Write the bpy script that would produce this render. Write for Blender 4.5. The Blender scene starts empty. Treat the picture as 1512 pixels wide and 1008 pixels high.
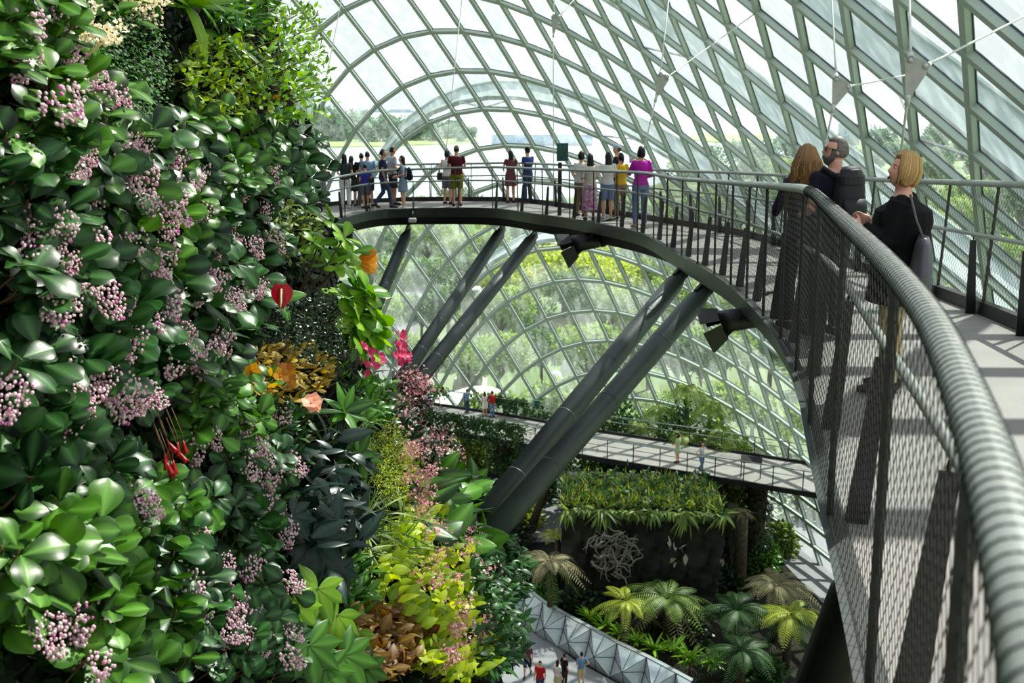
import bpy, bmesh, math, random, itertools
import numpy as np
from mathutils import Vector, Matrix

SC = bpy.context.scene
COL = SC.collection
rnd = random.Random(7)
rng = np.random.default_rng(11)
PI = math.pi

# ------------------------------------------------------------------ camera model (world: x right, y ahead, z up, camera at origin)
FPX = 1470.0
PITCH = math.atan((504 - 155) / FPX)
CP, SP = math.cos(PITCH), math.sin(PITCH)

def ray(u, v):
    x = (u - 756) / FPX; y = -(v - 504) / FPX
    return np.array([x, CP + y * SP, y * CP - SP])

def at(u, v, d):
    return ray(u, v) * d

def on_z(u, v, z):
    r = ray(u, v)
    return r * (z / r[2])

def pix(p):
    zc = p[1] * CP - p[2] * SP; yc = p[1] * SP + p[2] * CP
    return 756 + FPX * p[0] / zc, 504 - FPX * yc / zc

# ------------------------------------------------------------------ materials
def lin(c):
    return tuple(((x / 255.0) / 12.92 if x / 255.0 <= 0.04045 else ((x / 255.0 + 0.055) / 1.055) ** 2.4) for x in c)

def new_mat(name):
    m = bpy.data.materials.new(name); m.use_nodes = True
    nt = m.node_tree
    for n in list(nt.nodes): nt.nodes.remove(n)
    out = nt.nodes.new('ShaderNodeOutputMaterial')
    return m, nt, out

def mat(name, rgb, rough=0.5, metal=0.0, spec=0.5, var=0.12, scale=8.0, bump=0.0, bscale=40.0, rgb2=None, coat=0.0):
    m, nt, out = new_mat(name)
    b = nt.nodes.new('ShaderNodeBsdfPrincipled')
    c = lin(rgb); c2 = lin(rgb2) if rgb2 else tuple(x * (1 - 2 * var) for x in c)
    tc = nt.nodes.new('ShaderNodeTexCoord')
    n = nt.nodes.new('ShaderNodeTexNoise'); n.inputs['Scale'].default_value = scale; n.inputs['Detail'].default_value = 4
    nt.links.new(tc.outputs['Object'], n.inputs['Vector'])
    r = nt.nodes.new('ShaderNodeValToRGB')
    r.color_ramp.elements[0].position = 0.35; r.color_ramp.elements[1].position = 0.65
    r.color_ramp.elements[0].color = (*c2, 1); r.color_ramp.elements[1].color = (*c, 1)
    nt.links.new(n.outputs['Fac'], r.inputs['Fac']); nt.links.new(r.outputs['Color'], b.inputs['Base Color'])
    b.inputs['Roughness'].default_value = rough; b.inputs['Metallic'].default_value = metal
    b.inputs['Specular IOR Level'].default_value = spec; b.inputs['Coat Weight'].default_value = coat
    if bump > 0:
        n2 = nt.nodes.new('ShaderNodeTexNoise'); n2.inputs['Scale'].default_value = bscale; n2.inputs['Detail'].default_value = 6
        nt.links.new(tc.outputs['Object'], n2.inputs['Vector'])
        bp = nt.nodes.new('ShaderNodeBump'); bp.inputs['Strength'].default_value = bump
        nt.links.new(n2.outputs['Fac'], bp.inputs['Height']); nt.links.new(bp.outputs['Normal'], b.inputs['Normal'])
    nt.links.new(b.outputs[0], out.inputs[0])
    return m

def leaf_mat(name, dark, light, rough=0.35, trans=0.3, mid=0.25, spec=0.5, tcol=None):
    """tint attribute picks dark..light per leaf, mid attribute brightens the midrib, part of the light passes through"""
    m, nt, out = new_mat(name)
    a = nt.nodes.new('ShaderNodeAttribute'); a.attribute_name = 'tint'
    am = nt.nodes.new('ShaderNodeAttribute'); am.attribute_name = 'mid'
    r = nt.nodes.new('ShaderNodeValToRGB')
    r.color_ramp.elements[0].color = (*lin(dark), 1); r.color_ramp.elements[1].color = (*lin(light), 1)
    nt.links.new(a.outputs['Fac'], r.inputs['Fac'])
    mx = nt.nodes.new('ShaderNodeMix'); mx.data_type = 'RGBA'
    ml = nt.nodes.new('ShaderNodeMath'); ml.operation = 'MULTIPLY'; ml.inputs[1].default_value = mid
    nt.links.new(am.outputs['Fac'], ml.inputs[0]); nt.links.new(ml.outputs[0], mx.inputs[0])
    nt.links.new(r.outputs['Color'], mx.inputs[6]); mx.inputs[7].default_value = (*lin(tuple(min(255, x * 1.25 + 50) for x in light)), 1)
    b = nt.nodes.new('ShaderNodeBsdfPrincipled'); b.inputs['Roughness'].default_value = rough
    b.inputs['Specular IOR Level'].default_value = spec
    nt.links.new(mx.outputs[2], b.inputs['Base Color'])
    if trans > 0:
        t = nt.nodes.new('ShaderNodeBsdfTranslucent')
        hs = nt.nodes.new('ShaderNodeHueSaturation'); hs.inputs['Saturation'].default_value = 1.15; hs.inputs['Value'].default_value = 1.7
        hs.inputs['Hue'].default_value = 0.485
        nt.links.new(r.outputs['Color'], hs.inputs['Color'])
        nt.links.new(hs.outputs['Color'], t.inputs['Color'])
        ms = nt.nodes.new('ShaderNodeMixShader'); ms.inputs[0].default_value = trans
        nt.links.new(b.outputs[0], ms.inputs[1]); nt.links.new(t.outputs[0], ms.inputs[2]); nt.links.new(ms.outputs[0], out.inputs[0])
    else:
        nt.links.new(b.outputs[0], out.inputs[0])
    return m

# ------------------------------------------------------------------ mesh builder
class MB:
    def __init__(s):
        s.v = []; s.f = []; s.t = []; s.m = []; s.n = 0
    def add(s, verts, faces, tint=0.5, mid=0.0):
        verts = np.asarray(verts, float).reshape(-1, 3); k = len(verts)
        s.v.append(verts)
        if isinstance(faces, np.ndarray): s.f.append(faces + s.n)
        else:
            by = {}
            for f in faces: by.setdefault(len(f), []).append(f)
            for fs in by.values(): s.f.append(np.array(fs, int) + s.n)
        s.t.append(np.broadcast_to(np.asarray(tint, float), (k,))); s.m.append(np.broadcast_to(np.asarray(mid, float), (k,)))
        s.n += k
    def mesh(s, name, m=None, smooth=True, org=(0, 0, 0)):
        me = bpy.data.meshes.new(name)
        v = np.concatenate(s.v) - np.asarray(org, float)
        lt = np.concatenate([np.full(len(f), f.shape[1]) for f in s.f]); lv = np.concatenate([f.ravel() for f in s.f])
        ls = np.concatenate([[0], np.cumsum(lt)[:-1]])
        me.vertices.add(len(v)); me.vertices.foreach_set('co', v.ravel())
        me.loops.add(len(lv)); me.loops.foreach_set('vertex_index', lv.astype(np.int32))
        me.polygons.add(len(lt)); me.polygons.foreach_set('loop_start', ls.astype(np.int32)); me.polygons.foreach_set('loop_total', lt.astype(np.int32))
        me.polygons.foreach_set('use_smooth', np.full(len(lt), smooth))
        for nm, arr in (('tint', s.t), ('mid', s.m)):
            at_ = me.attributes.new(nm, 'FLOAT', 'POINT'); at_.data.foreach_set('value', np.concatenate(arr).astype(np.float32))
        me.update(calc_edges=True)
        if m: me.materials.append(m)
        return me
    def build(s, name, m, parent=None, smooth=True, org=None):
        if org is None: org = tuple(parent.location) if parent is not None and parent.parent is None else ((0, 0, 0) if parent is None else parent.get('_org', (0, 0, 0)))
        o = bpy.data.objects.new(name, s.mesh(name, m, smooth, org)); COL.objects.link(o)
        if parent is not None: o.parent = parent
        elif any(abs(x) > 0 for x in org): o.location = org
        return o
    # ---- shapes
    def box(s, c, size, R=None, tint=0.5, bev=0.0):
        hx, hy, hz = [x / 2 for x in size]
        if bev > 0:
            b = min(bev, hx * .9, hy * .9, hz * .9); V = []
            # chamfered box: 24 verts
            for sx in (-1, 1):
                for sy in (-1, 1):
                    for sz in (-1, 1):
                        V += [(sx * hx, sy * (hy - b), sz * (hz - b)), (sx * (hx - b), sy * hy, sz * (hz - b)), (sx * (hx - b), sy * (hy - b), sz * hz)]
            idx = lambda sx, sy, sz, k: ((sx > 0) * 4 + (sy > 0) * 2 + (sz > 0)) * 3 + k
            F = []
            for sg in (-1, 1):
                F.append([idx(sg, -1, -1, 0), idx(sg, 1, -1, 0), idx(sg, 1, 1, 0), idx(sg, -1, 1, 0)][::sg])
                F.append([idx(-1, sg, -1, 1), idx(1, sg, -1, 1), idx(1, sg, 1, 1), idx(-1, sg, 1, 1)][::-sg])
                F.append([idx(-1, -1, sg, 2), idx(1, -1, sg, 2), idx(1, 1, sg, 2), idx(-1, 1, sg, 2)][::sg])
            for a in (-1, 1):
                for b_ in (-1, 1):
                    F.append([idx(a, b_, -1, 0), idx(a, b_, -1, 1), idx(a, b_, 1, 1), idx(a, b_, 1, 0)])
                    F.append([idx(a, -1, b_, 0), idx(a, -1, b_, 2), idx(a, 1, b_, 2), idx(a, 1, b_, 0)])
                    F.append([idx(-1, a, b_, 1), idx(-1, a, b_, 2), idx(1, a, b_, 2), idx(1, a, b_, 1)])
                    for c_ in (-1, 1): F.append([idx(a, b_, c_, 0), idx(a, b_, c_, 1), idx(a, b_, c_, 2)])
            V = np.array(V)
        else:
            V = np.array([(x * hx, y * hy, z * hz) for x in (-1, 1) for y in (-1, 1) for z in (-1, 1)])
            F = [(0, 1, 3, 2), (4, 6, 7, 5), (0, 4, 5, 1), (2, 3, 7, 6), (0, 2, 6, 4), (1, 5, 7, 3)]
        if R is not None: V = V @ np.asarray(R).T
        s.add(V + np.asarray(c, float), F, tint)
    def tube(s, pts, rad, n=8, caps=True, tint=0.5, sq=(1.0, 1.0), ref=None):
        P = np.asarray(pts, float); k = len(P)
        r = np.broadcast_to(np.asarray(rad, float), (k,))
        T = np.gradient(P, axis=0) if k > 2 else np.tile(P[1] - P[0], (2, 1))
        T = T / (np.linalg.norm(T, axis=1)[:, None] + 1e-12)
        up = np.array(ref if ref is not None else ((0, 0, 1) if abs(T[0][2]) < 0.9 else (1, 0, 0)), float)
        A = up - T[0] * (up @ T[0]); A /= np.linalg.norm(A)
        ang = np.linspace(0, 2 * PI, n, endpoint=False); V = []
        for q in range(k):
            A = A - T[q] * (A @ T[q]); A /= np.linalg.norm(A) + 1e-12; B = np.cross(T[q], A)
            V.append(P[q] + r[q] * (np.cos(ang)[:, None] * A * sq[0] + np.sin(ang)[:, None] * B * sq[1]))
        V = np.concatenate(V)
        i = np.arange(n); j = (i + 1) % n
        F = np.concatenate([np.stack([q * n + i, q * n + j, (q + 1) * n + j, (q + 1) * n + i], 1) for q in range(k - 1)])
        s.add(V, F, tint)
        if caps:
            s.f.append(np.array([list(range(n))[::-1]]) + s.n - k * n); s.f.append(np.array([list(range(n))]) + s.n - n)
    def sphere(s, c, r, nu=10, nv=7, R=None, tint=0.5):
        r = np.broadcast_to(np.asarray(r, float), (3,))
        th = np.linspace(0, PI, nv + 1)[1:-1]; ph = np.linspace(0, 2 * PI, nu, endpoint=False)
        V = [(0, 0, 1)] + [(math.sin(t) * math.cos(p), math.sin(t) * math.sin(p), math.cos(t)) for t in th for p in ph] + [(0, 0, -1)]
        V = np.array(V) * r
        if R is not None: V = V @ np.asarray(R).T
        F = []; m = nv - 1
        for q in range(nu):
            F.append((0, 1 + q, 1 + (q + 1) % nu)); F.append((len(V) - 1, 1 + (m - 1) * nu + (q + 1) % nu, 1 + (m - 1) * nu + q))
        for w in range(m - 1):
            for q in range(nu):
                a = 1 + w * nu + q; b = 1 + w * nu + (q + 1) % nu
                F.append((a, a + nu, b + nu, b))
        s.add(V + np.asarray(c, float), F, tint)
    def prism(s, poly, ext, tint=0.5):
        """flat polygon (list of 3d pts) extruded by vector ext"""
        P = np.asarray(poly, float); k = len(P); e = np.asarray(ext, float)
        V = np.concatenate([P, P + e]); F = [list(range(k))[::-1], list(range(k, 2 * k))] + [[i, (i + 1) % k, k + (i + 1) % k, k + i] for i in range(k)]
        s.add(V, F, tint)

def nrm(v):
    v = np.asarray(v, float); return v / (np.linalg.norm(v) + 1e-12)

def rotz(a):
    c, s = math.cos(a), math.sin(a); return np.array([[c, -s, 0], [s, c, 0], [0, 0, 1.0]])

def frame(y, up=(0, 0, 1)):
    """rotation whose columns are x, y(=given), z"""
    y = nrm(y); x = nrm(np.cross(y, np.asarray(up, float))); z = np.cross(x, y)
    return np.stack([x, y, z], 1)

# ------------------------------------------------------------------ things
def tag(o, label, cat, group=None, kind=None):
    o['label'] = label; o['category'] = cat
    if group: o['group'] = group
    if kind: o['kind'] = kind
    return o

def thing(name, label, cat, loc=(0, 0, 0), group=None, kind=None):
    o = bpy.data.objects.new(name, None); COL.objects.link(o); o.location = tuple(float(x) for x in loc)
    o.empty_display_size = 0.1
    return tag(o, label, cat, group, kind)

def struct(o, label=None, cat=None):
    o['kind'] = 'structure'
    if label: o['label'] = label
    if cat: o['category'] = cat
    return o

def sub(par, o):
    """parent o (built in the same local frame) under a part"""
    o.parent = par; return o

def dup(root, loc, rz=0.0, sc=1.0, label=None, group=None, parent=None):
    r = root.copy(); COL.objects.link(r); r.location = tuple(float(x) for x in loc); r.rotation_euler = (0, 0, rz); r.scale = (sc, sc, sc)
    if label: r['label'] = label
    if group: r['group'] = group
    for ch in list(root.children):
        c = ch.copy(); COL.objects.link(c); c.parent = r
        for g in list(ch.children):
            d = g.copy(); COL.objects.link(d); d.parent = c
    return r

def put(root, loc, rz=0.0, sc=1.0, label=None):
    root.location = tuple(float(x) for x in loc); root.rotation_euler = (0, 0, rz); root.scale = (sc, sc, sc)
    if label: root['label'] = label
    return root

ORD = ['first', 'second', 'third', 'fourth', 'fifth', 'sixth', 'seventh', 'eighth', 'ninth', 'tenth', 'eleventh', 'twelfth', 'thirteenth', 'fourteenth', 'fifteenth', 'sixteenth', 'seventeenth', 'eighteenth']

# ------------------------------------------------------------------ camera, sun, sky
cam = bpy.data.cameras.new('camera'); co = bpy.data.objects.new('camera', cam); COL.objects.link(co)
cam.sensor_width = 36.0; cam.lens = FPX / 1512 * 36.0; cam.clip_end = 20000; cam.clip_start = 0.05
co.rotation_euler = (PI / 2 - PITCH, 0, 0)
cam.dof.use_dof = True; cam.dof.focus_distance = 7.5; cam.dof.aperture_fstop = 4.5
SC.camera = co

SUN_DIR = nrm((0.56, 0.62, 1.05))       # towards the sun: right of and beyond the dome
sd = bpy.data.lights.new('sun', 'SUN'); so = bpy.data.objects.new('sun', sd); COL.objects.link(so)
sd.energy = 6.5; sd.angle = math.radians(0.6); sd.color = (1.0, 0.96, 0.88)
so.rotation_euler = Vector(SUN_DIR).to_track_quat('Z', 'Y').to_euler()

w = bpy.data.worlds.new('sky'); SC.world = w; w.use_nodes = True
nt = w.node_tree
for n in list(nt.nodes): nt.nodes.remove(n)
wo = nt.nodes.new('ShaderNodeOutputWorld'); bg = nt.nodes.new('ShaderNodeBackground')
tc = nt.nodes.new('ShaderNodeTexCoord'); sx = nt.nodes.new('ShaderNodeSeparateXYZ')
nt.links.new(tc.outputs['Generated'], sx.inputs[0])
cr = nt.nodes.new('ShaderNodeValToRGB')
e = cr.color_ramp.elements
e[0].position = 0.0; e[0].color = (0.90, 0.94, 0.96, 1); e[1].position = 1.0; e[1].color = (0.80, 0.90, 1.0, 1)
e2 = cr.color_ramp.elements.new(0.12); e2.color = (0.96, 0.975, 0.98, 1)
nt.links.new(sx.outputs['Z'], cr.inputs['Fac']); nt.links.new(cr.outputs['Color'], bg.inputs['Color'])
bg.inputs['Strength'].default_value = 1.0
nt.links.new(bg.outputs[0], wo.inputs[0])
SC.view_settings.view_transform = 'Standard'; SC.view_settings.look = 'None'; SC.view_settings.exposure = 0.0; SC.view_settings.gamma = 0.93
SC.cycles.max_bounces = 8; SC.cycles.transparent_max_bounces = 16; SC.cycles.transmission_bounces = 6
SC.cycles.caustics_reflective = False; SC.cycles.caustics_refractive = False; SC.cycles.sample_clamp_indirect = 4.0

# ------------------------------------------------------------------ palette
M = {}
M['bar'] = mat('painted_steel_bar', (190, 203, 192), 0.45, var=0.03, scale=0.6)
M['gasket'] = mat('dark_gasket', (60, 68, 92), 0.5)
M['rib'] = mat('pale_rib', (214, 226, 222), 0.55, var=0.04, scale=0.4)
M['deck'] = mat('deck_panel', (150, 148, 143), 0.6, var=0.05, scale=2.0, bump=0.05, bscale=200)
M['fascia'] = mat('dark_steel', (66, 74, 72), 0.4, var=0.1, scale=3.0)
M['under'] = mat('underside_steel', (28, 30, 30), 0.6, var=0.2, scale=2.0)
M['strut'] = mat('strut_steel', (80, 89, 87), 0.42, var=0.1, scale=1.5)
M['steel'] = mat('stainless', (158, 166, 160), 0.38, metal=0.3, var=0.05)
M['post'] = mat('post_steel', (62, 64, 54), 0.5, metal=0.2, var=0.12, scale=20)
M['blade'] = mat('black_blade', (20, 21, 23), 0.4, var=0.15)
M['wire'] = mat('wire_rope', (82, 82, 74), 0.5, metal=0.1, var=0.2, scale=60)
M['wiredk'] = mat('dark_wire_rope', (52, 57, 54), 0.5, metal=0.0, var=0.2, scale=60)
M['rod'] = mat('pale_rod', (222, 224, 218), 0.4, var=0.05)
M['plate'] = mat('cable_plate', (196, 196, 186), 0.5, var=0.08, scale=10)
M['black'] = mat('black_metal', (20, 20, 21), 0.45, var=0.2)
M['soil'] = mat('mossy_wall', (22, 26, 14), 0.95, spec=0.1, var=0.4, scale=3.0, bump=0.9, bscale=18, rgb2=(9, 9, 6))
M['path'] = mat('pale_path', (146, 147, 150), 0.7, var=0.05, scale=0.8, bump=0.04, bscale=60)
M['earth'] = mat('garden_earth', (50, 52, 34), 0.95, var=0.4, scale=0.4, bump=0.5, bscale=6)
M['rock'] = mat('dark_rock', (52, 54, 42), 0.85, var=0.45, scale=0.9, bump=1.0, bscale=3.0)
M['wood'] = mat('driftwood', (150, 146, 132), 0.7, var=0.2, scale=12, bump=0.4, bscale=30)
M['bark'] = mat('bark', (92, 82, 60), 0.85, var=0.3, scale=8, bump=0.8, bscale=20)
M['stem'] = mat('plant_stem', (112, 84, 48), 0.6, var=0.2, scale=30)
M['gstem'] = mat('green_stem', (92, 116, 48), 0.5, var=0.2, scale=30)
# ------------------------------------------------------------------ the glass dome: a fitted superellipsoid with two families of bars
SF = (-27.7111, 23.4189, 47.8102, 47.8845, 47.2656, 3.8655, 1.8002)
S0 = np.array([13.4597, 51.33535, -18.43586, 32.38183, 12.3547, -11.53874, -8.12573, 13.70812, -6.94423, 2.81084, 0.03703, -3.45384, 6.49285, -2.9947, 0.71605, 3.30503, -3.31996, -2.59463, -3.31907, -0.22081])
S1 = np.array([-13.18604, -18.92487, 30.57393, -37.82803, -15.10298, 6.17268, -4.37348, -20.75191, 10.24998, 3.52025, -2.13909, 1.81316, -4.98539, 2.16308, -0.92067, -0.23197, 4.91483, 2.11833, 0.56912, 0.40528])
CMB = [c for d in (1, 2, 3) for c in itertools.combinations_with_replacement(range(3), d)]
def _basis(q):
    q = q / 30.0; return np.array([1.0] + [np.prod([q[k] for k in c]) for c in CMB])
def dome_f(q):
    cx, cy, a, b, c, n, m = SF
    X = abs((q[0] - cx) / a); Y = abs((q[1] - cy) / b); Z = abs((q[2] + 26) / c)
    return (X ** n + Y ** n) ** (m / n) + Z ** m - 1
def _G(q):
    B = _basis(q); return np.array([dome_f(q) * 10, B @ S0, B @ S1])
def node(q, i, j):
    t = np.array([0, i, j], float)
    for _ in range(25):
        g = _G(q) - t
        J = np.stack([(_G(q + e) - _G(q - e)) / 2e-3 for e in np.eye(3) * 1e-3], 1)
        try: d = np.linalg.solve(J, g)
        except Exception: return None
        l = np.linalg.norm(d)
        if l > 3: d *= 3 / l
        q = q - d
        if l < 1e-5: return q
    return None
def dome_n(q):
    g = np.array([(dome_f(q + e) - dome_f(q - e)) for e in np.eye(3) * 1e-2]); return nrm(g)
def dome_hit(u, v):
    r = ray(u, v); lo, hi = 1.0, 200.0
    for _ in range(40):
        mid = (lo + hi) / 2
        if dome_f(r * mid) > 0: hi = mid
        else: lo = mid
    return r * lo
q0 = node(dome_hit(833, 362), 4, 8)
GN = {(4, 8): q0}; front = [(4, 8)]
while front:
    k = front.pop(0)
    for d in ((1, 0), (-1, 0), (0, 1), (0, -1)):
        n = (k[0] + d[0], k[1] + d[1])
        if n in GN or n[0] < -16: continue
        q = node(GN[k].copy(), *n)
        if q is None or not (0.7 < np.linalg.norm(q - GN[k]) < 5): continue
        zc = q[1] * CP - q[2] * SP
        if zc < 1 or q[2] < -27.6 or q[2] > 20.5: continue
        uu, vv = pix(q)
        if uu < 150 or uu > 2600 or vv < -1500: continue
        GN[n] = q; front.append(n)
GNN = {k: dome_n(q) for k, q in GN.items()}

def rib_strip(mb, ks, w, d0, d1, pts=None, nr=None):
    """box section running through the nodes ks: w wide in the surface, from d0 to d1 along the outward normal"""
    P = np.array([GN[k] for k in ks]) if pts is None else np.asarray(pts); N = np.array([GNN[k] for k in ks]) if nr is None else np.asarray(nr)
    if len(P) < 2: return
    T = np.gradient(P, axis=0); T /= np.linalg.norm(T, axis=1)[:, None]
    B = np.cross(T, N); B /= np.linalg.norm(B, axis=1)[:, None]
    V = np.stack([P - B * w / 2 + N * d0, P + B * w / 2 + N * d0, P + B * w / 2 + N * d1, P - B * w / 2 + N * d1], 1).reshape(-1, 3)
    F = []
    for q in range(len(P) - 1):
        for a in range(4): F.append((q * 4 + a, q * 4 + (a + 1) % 4, q * 4 + 4 + (a + 1) % 4, q * 4 + 4 + a))
    mb.add(V, F)

def lines(fixed):
    """runs of consecutive nodes with index `fixed` constant"""
    by = {}
    for k in GN: by.setdefault(k[fixed], []).append(k)
    for c, ks in by.items():
        ks.sort(key=lambda k: k[1 - fixed]); run = [ks[0]]
        for k in ks[1:]:
            if k[1 - fixed] == run[-1][1 - fixed] + 1: run.append(k)
            else:
                yield c, run; run = [k]
        yield c, run

# glass: every pane is a face; a faint film of dirt and streaks scatters the light, some panes a little milkier
def glass_mat():
    m, nt, out = new_mat('dome_glass')
    tr = nt.nodes.new('ShaderNodeBsdfTransparent'); tr.inputs[0].default_value = (0.90, 0.97, 0.95, 1)
    gl = nt.nodes.new('ShaderNodeBsdfGlossy'); gl.inputs['Roughness'].default_value = 0.03; gl.inputs['Color'].default_value = (0.9, 1.0, 0.97, 1)
    df = nt.nodes.new('ShaderNodeBsdfTranslucent'); df.inputs['Color'].default_value = (0.86, 0.95, 0.95, 1)
    ms1 = nt.nodes.new('ShaderNodeMixShader'); ms2 = nt.nodes.new('ShaderNodeMixShader')
    tcn = nt.nodes.new('ShaderNodeTexCoord'); mp = nt.nodes.new('ShaderNodeMapping'); mp.inputs['Scale'].default_value = (2.2, 2.2, 0.09)
    no = nt.nodes.new('ShaderNodeTexNoise'); no.inputs['Scale'].default_value = 1.0; no.inputs['Detail'].default_value = 5
    nt.links.new(tcn.outputs['Object'], mp.inputs[0]); nt.links.new(mp.outputs[0], no.inputs['Vector'])
    rp = nt.nodes.new('ShaderNodeMapRange'); rp.inputs[1].default_value = 0.45; rp.inputs[2].default_value = 0.75; rp.inputs[3].default_value = 0.035; rp.inputs[4].default_value = 0.20
    nt.links.new(no.outputs['Fac'], rp.inputs[0])
    a = nt.nodes.new('ShaderNodeAttribute'); a.attribute_name = 'tint'
    ad = nt.nodes.new('ShaderNodeMath'); ad.operation = 'MULTIPLY_ADD'; ad.inputs[1].default_value = 0.10
    nt.links.new(a.outputs['Fac'], ad.inputs[0]); nt.links.new(rp.outputs[0], ad.inputs[2])
    nt.links.new(ad.outputs[0], ms1.inputs[0]); nt.links.new(tr.outputs[0], ms1.inputs[1]); nt.links.new(df.outputs[0], ms1.inputs[2])
    ms2.inputs[0].default_value = 0.035
    nt.links.new(ms1.outputs[0], ms2.inputs[1]); nt.links.new(gl.outputs[0], ms2.inputs[2])
    nt.links.new(ms2.outputs[0], out.inputs[0])
    return m
M['glass'] = glass_mat()
mb = MB()
for (i, j) in GN:
    c4 = [(i, j), (i + 1, j), (i + 1, j + 1), (i, j + 1)]
    if all(k in GN for k in c4):
        mb.add([GN[k] for k in c4], [(0, 1, 2, 3)], tint=1.0 if rnd.random() < 0.22 else rnd.random() * 0.25)
glass = struct(mb.build('window_1', M['glass'], smooth=False), 'curved glass dome of diamond panes around the garden', 'glass dome')
ma, mg = MB(), MB()
for c, run in lines(0):
    rib_strip(ma, run, 0.19, -0.17, 0.0); rib_strip(mg, run, 0.24, -0.012, 0.02)
sub(glass, ma.build('window_frame', M['bar'], smooth=False))
mc = MB()
for c, run in lines(1):
    rib_strip(mc, run, 0.21, -0.19, -0.003); rib_strip(mg, run, 0.26, -0.012, 0.022)
sub(glass, mc.build('window_frame', M['bar'], smooth=False))
sub(glass, mg.build('gasket', M['gasket'], smooth=False))
# outer ribs standing off the glass, held by V struts
for rk, j in enumerate((-8, -4, 0, 4, 8)):
    ks = sorted([k for k in GN if k[1] == j], key=lambda k: k[0])
    if len(ks) < 4: continue
    mr, mv = MB(), MB()
    rib_strip(mr, ks, 0.08, 0.95, 2.2); rib_strip(mr, ks, 0.35, 2.2, 2.28); rib_strip(mr, ks, 0.3, 0.9, 0.97)
    o = struct(mr.build('trim_%d' % (rk + 1), M['rib'], smooth=False), 'pale curved outer rib arching over the glass, ' + ORD[rk] + ' from the camera', 'rib')
    for k in ks[::4]:
        base = GN[k] + GNN[k] * 0.05
        for dk in (-1, 1):
            n = (k[0] + dk, k[1])
            if n in GN: mv.tube([base, GN[n] + GNN[n] * 1.0], 0.05, 5)
    sub(o, mv.build('strut', M['rod']))
# ------------------------------------------------------------------ main walkway
INN = [np.array(p, float) for p in [(-0.55, -1.6, -1.5), (0.02, -0.3, -1.5), (0.33, 0.45, -1.52), (0.60, 1.15, -1.53), (0.90, 2.10, -1.54)]]
for u, v, z in [(1207, 695, -1.57), (1183, 566, -1.62), (1156, 509, -1.72), (1127, 470, -1.81), (1099, 441, -1.91), (1070, 416, -2.01), (1041, 398, -2.10), (1013, 383, -2.19), (987, 367.7, -2.27), (956, 348, -2.36), (915, 337, -2.47), (872, 329, -2.57), (830, 322, -2.66), (787, 317, -2.73), (732, 308, -2.82), (652, 308, -2.92), (600, 309, -2.96), (551, 311, -3.0), (500, 325, -3.05), (470, 334, -3.08), (430, 349, -3.1), (385, 368, -3.12)]:
    INN.append(on_z(u, v, z))
OUTW = [(1.5, -2.4), (2.0, -1.2), (2.4, -0.2), (2.75, 0.7), (3.05, 1.9), (3.4, 3.6), (3.75, 5.3), (4.0, 7.2), (4.2, 8.6), (4.35, 10.2), (4.45, 11.8), (4.5, 13.4), (4.5, 15.0), (4.45, 16.6), (4.35, 18.2), (4.0, 20.3), (3.45, 22.3), (2.8, 24.6), (1.95, 27.0), (0.2, 30.2), (-1.3, 31.3), (-2.7, 31.8), (-3.9, 32.0), (-5.4, 31.4), (-6.6, 30.6), (-8.0, 29.5), (-9.6, 28.4)]
OUT = [np.array((x, y, INN[k][2])) for k, (x, y) in enumerate(OUTW)]
def grow(y): return 1.12 if y < 14 else max(1.02, 1.12 - 0.10 * (y - 14) / 13.0)
INN = np.array([p * grow(p[1]) for p in INN]); OUT = np.array([p * grow(p[1]) for p in OUT]); OUT[:, 2] = INN[:, 2]

def resample(P, step, smooth=3):
    P = np.asarray(P, float)
    for _ in range(smooth):                      # corner cutting keeps the polyline a soft curve
        Q = [P[0]]
        for a, b in zip(P[:-1], P[1:]): Q += [a * 0.75 + b * 0.25, a * 0.25 + b * 0.75]
        P = np.array(Q + [P[-1]])
    s = np.concatenate([[0], np.cumsum(np.linalg.norm(np.diff(P, axis=0), axis=1))])
    n = max(2, int(round(s[-1] / step)))
    t = np.linspace(0, s[-1], n + 1)
    return np.stack([np.interp(t, s, P[:, k]) for k in range(3)], 1), t

def plan_normal(P):
    T = np.gradient(P, axis=0); T[:, 2] = 0; T /= np.linalg.norm(T, axis=1)[:, None]
    return np.stack([T[:, 1], -T[:, 0], 0 * T[:, 0]], 1)      # to the right of travel = towards the outer side

def sweep_between(mb, A, B, dza, dzb):
    """solid slab between edge curves A and B (same length): top offset dza, bottom offset dzb"""
    n = len(A); up = np.array([0, 0, 1.0])
    V = np.concatenate([A + up * dza, B + up * dza, B + up * dzb, A + up * dzb]); F = []
    for q in range(n - 1):
        for a in range(4):
            b = (a + 1) % 4; F.append((a * n + q, a * n + q + 1, b * n + q + 1, b * n + q))
    F += [(0, n, 2 * n, 3 * n), (4 * n - 1, 3 * n - 1, 2 * n - 1, n - 1)]
    mb.add(V, F)

NS = 120
def chaikin(P, k=3):
    for _ in range(k):
        Q = [P[0]]
        for a, b in zip(P[:-1], P[1:]): Q += [a * 0.75 + b * 0.25, a * 0.25 + b * 0.75]
        P = np.array(Q + [P[-1]])
    return P
IE, OE = chaikin(INN), chaikin(OUT)          # equal counts, so stations match across the deck
walk = thing('elevated_walkway', 'high curved grey walkway sweeping out from the planted wall above the garden', 'walkway', (0, 0, 0))
mb = MB(); sweep_between(mb, IE, OE, 0.0, -0.10); deck = mb.build('deck', M['deck'], walk, smooth=False)
NRM = plan_normal(IE)
dep = np.interp(IE[:, 1], [4, 14], [.07, .24])[:, None] * np.array([0, 0, 1.0])
mb = MB(); n = len(IE); A0, B0 = IE - NRM * .04, IE + NRM * .05; V = np.concatenate([A0 + [0, 0, .03], B0 + [0, 0, .03], B0 - dep + NRM * .08, A0 - dep + NRM * .05])
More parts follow.
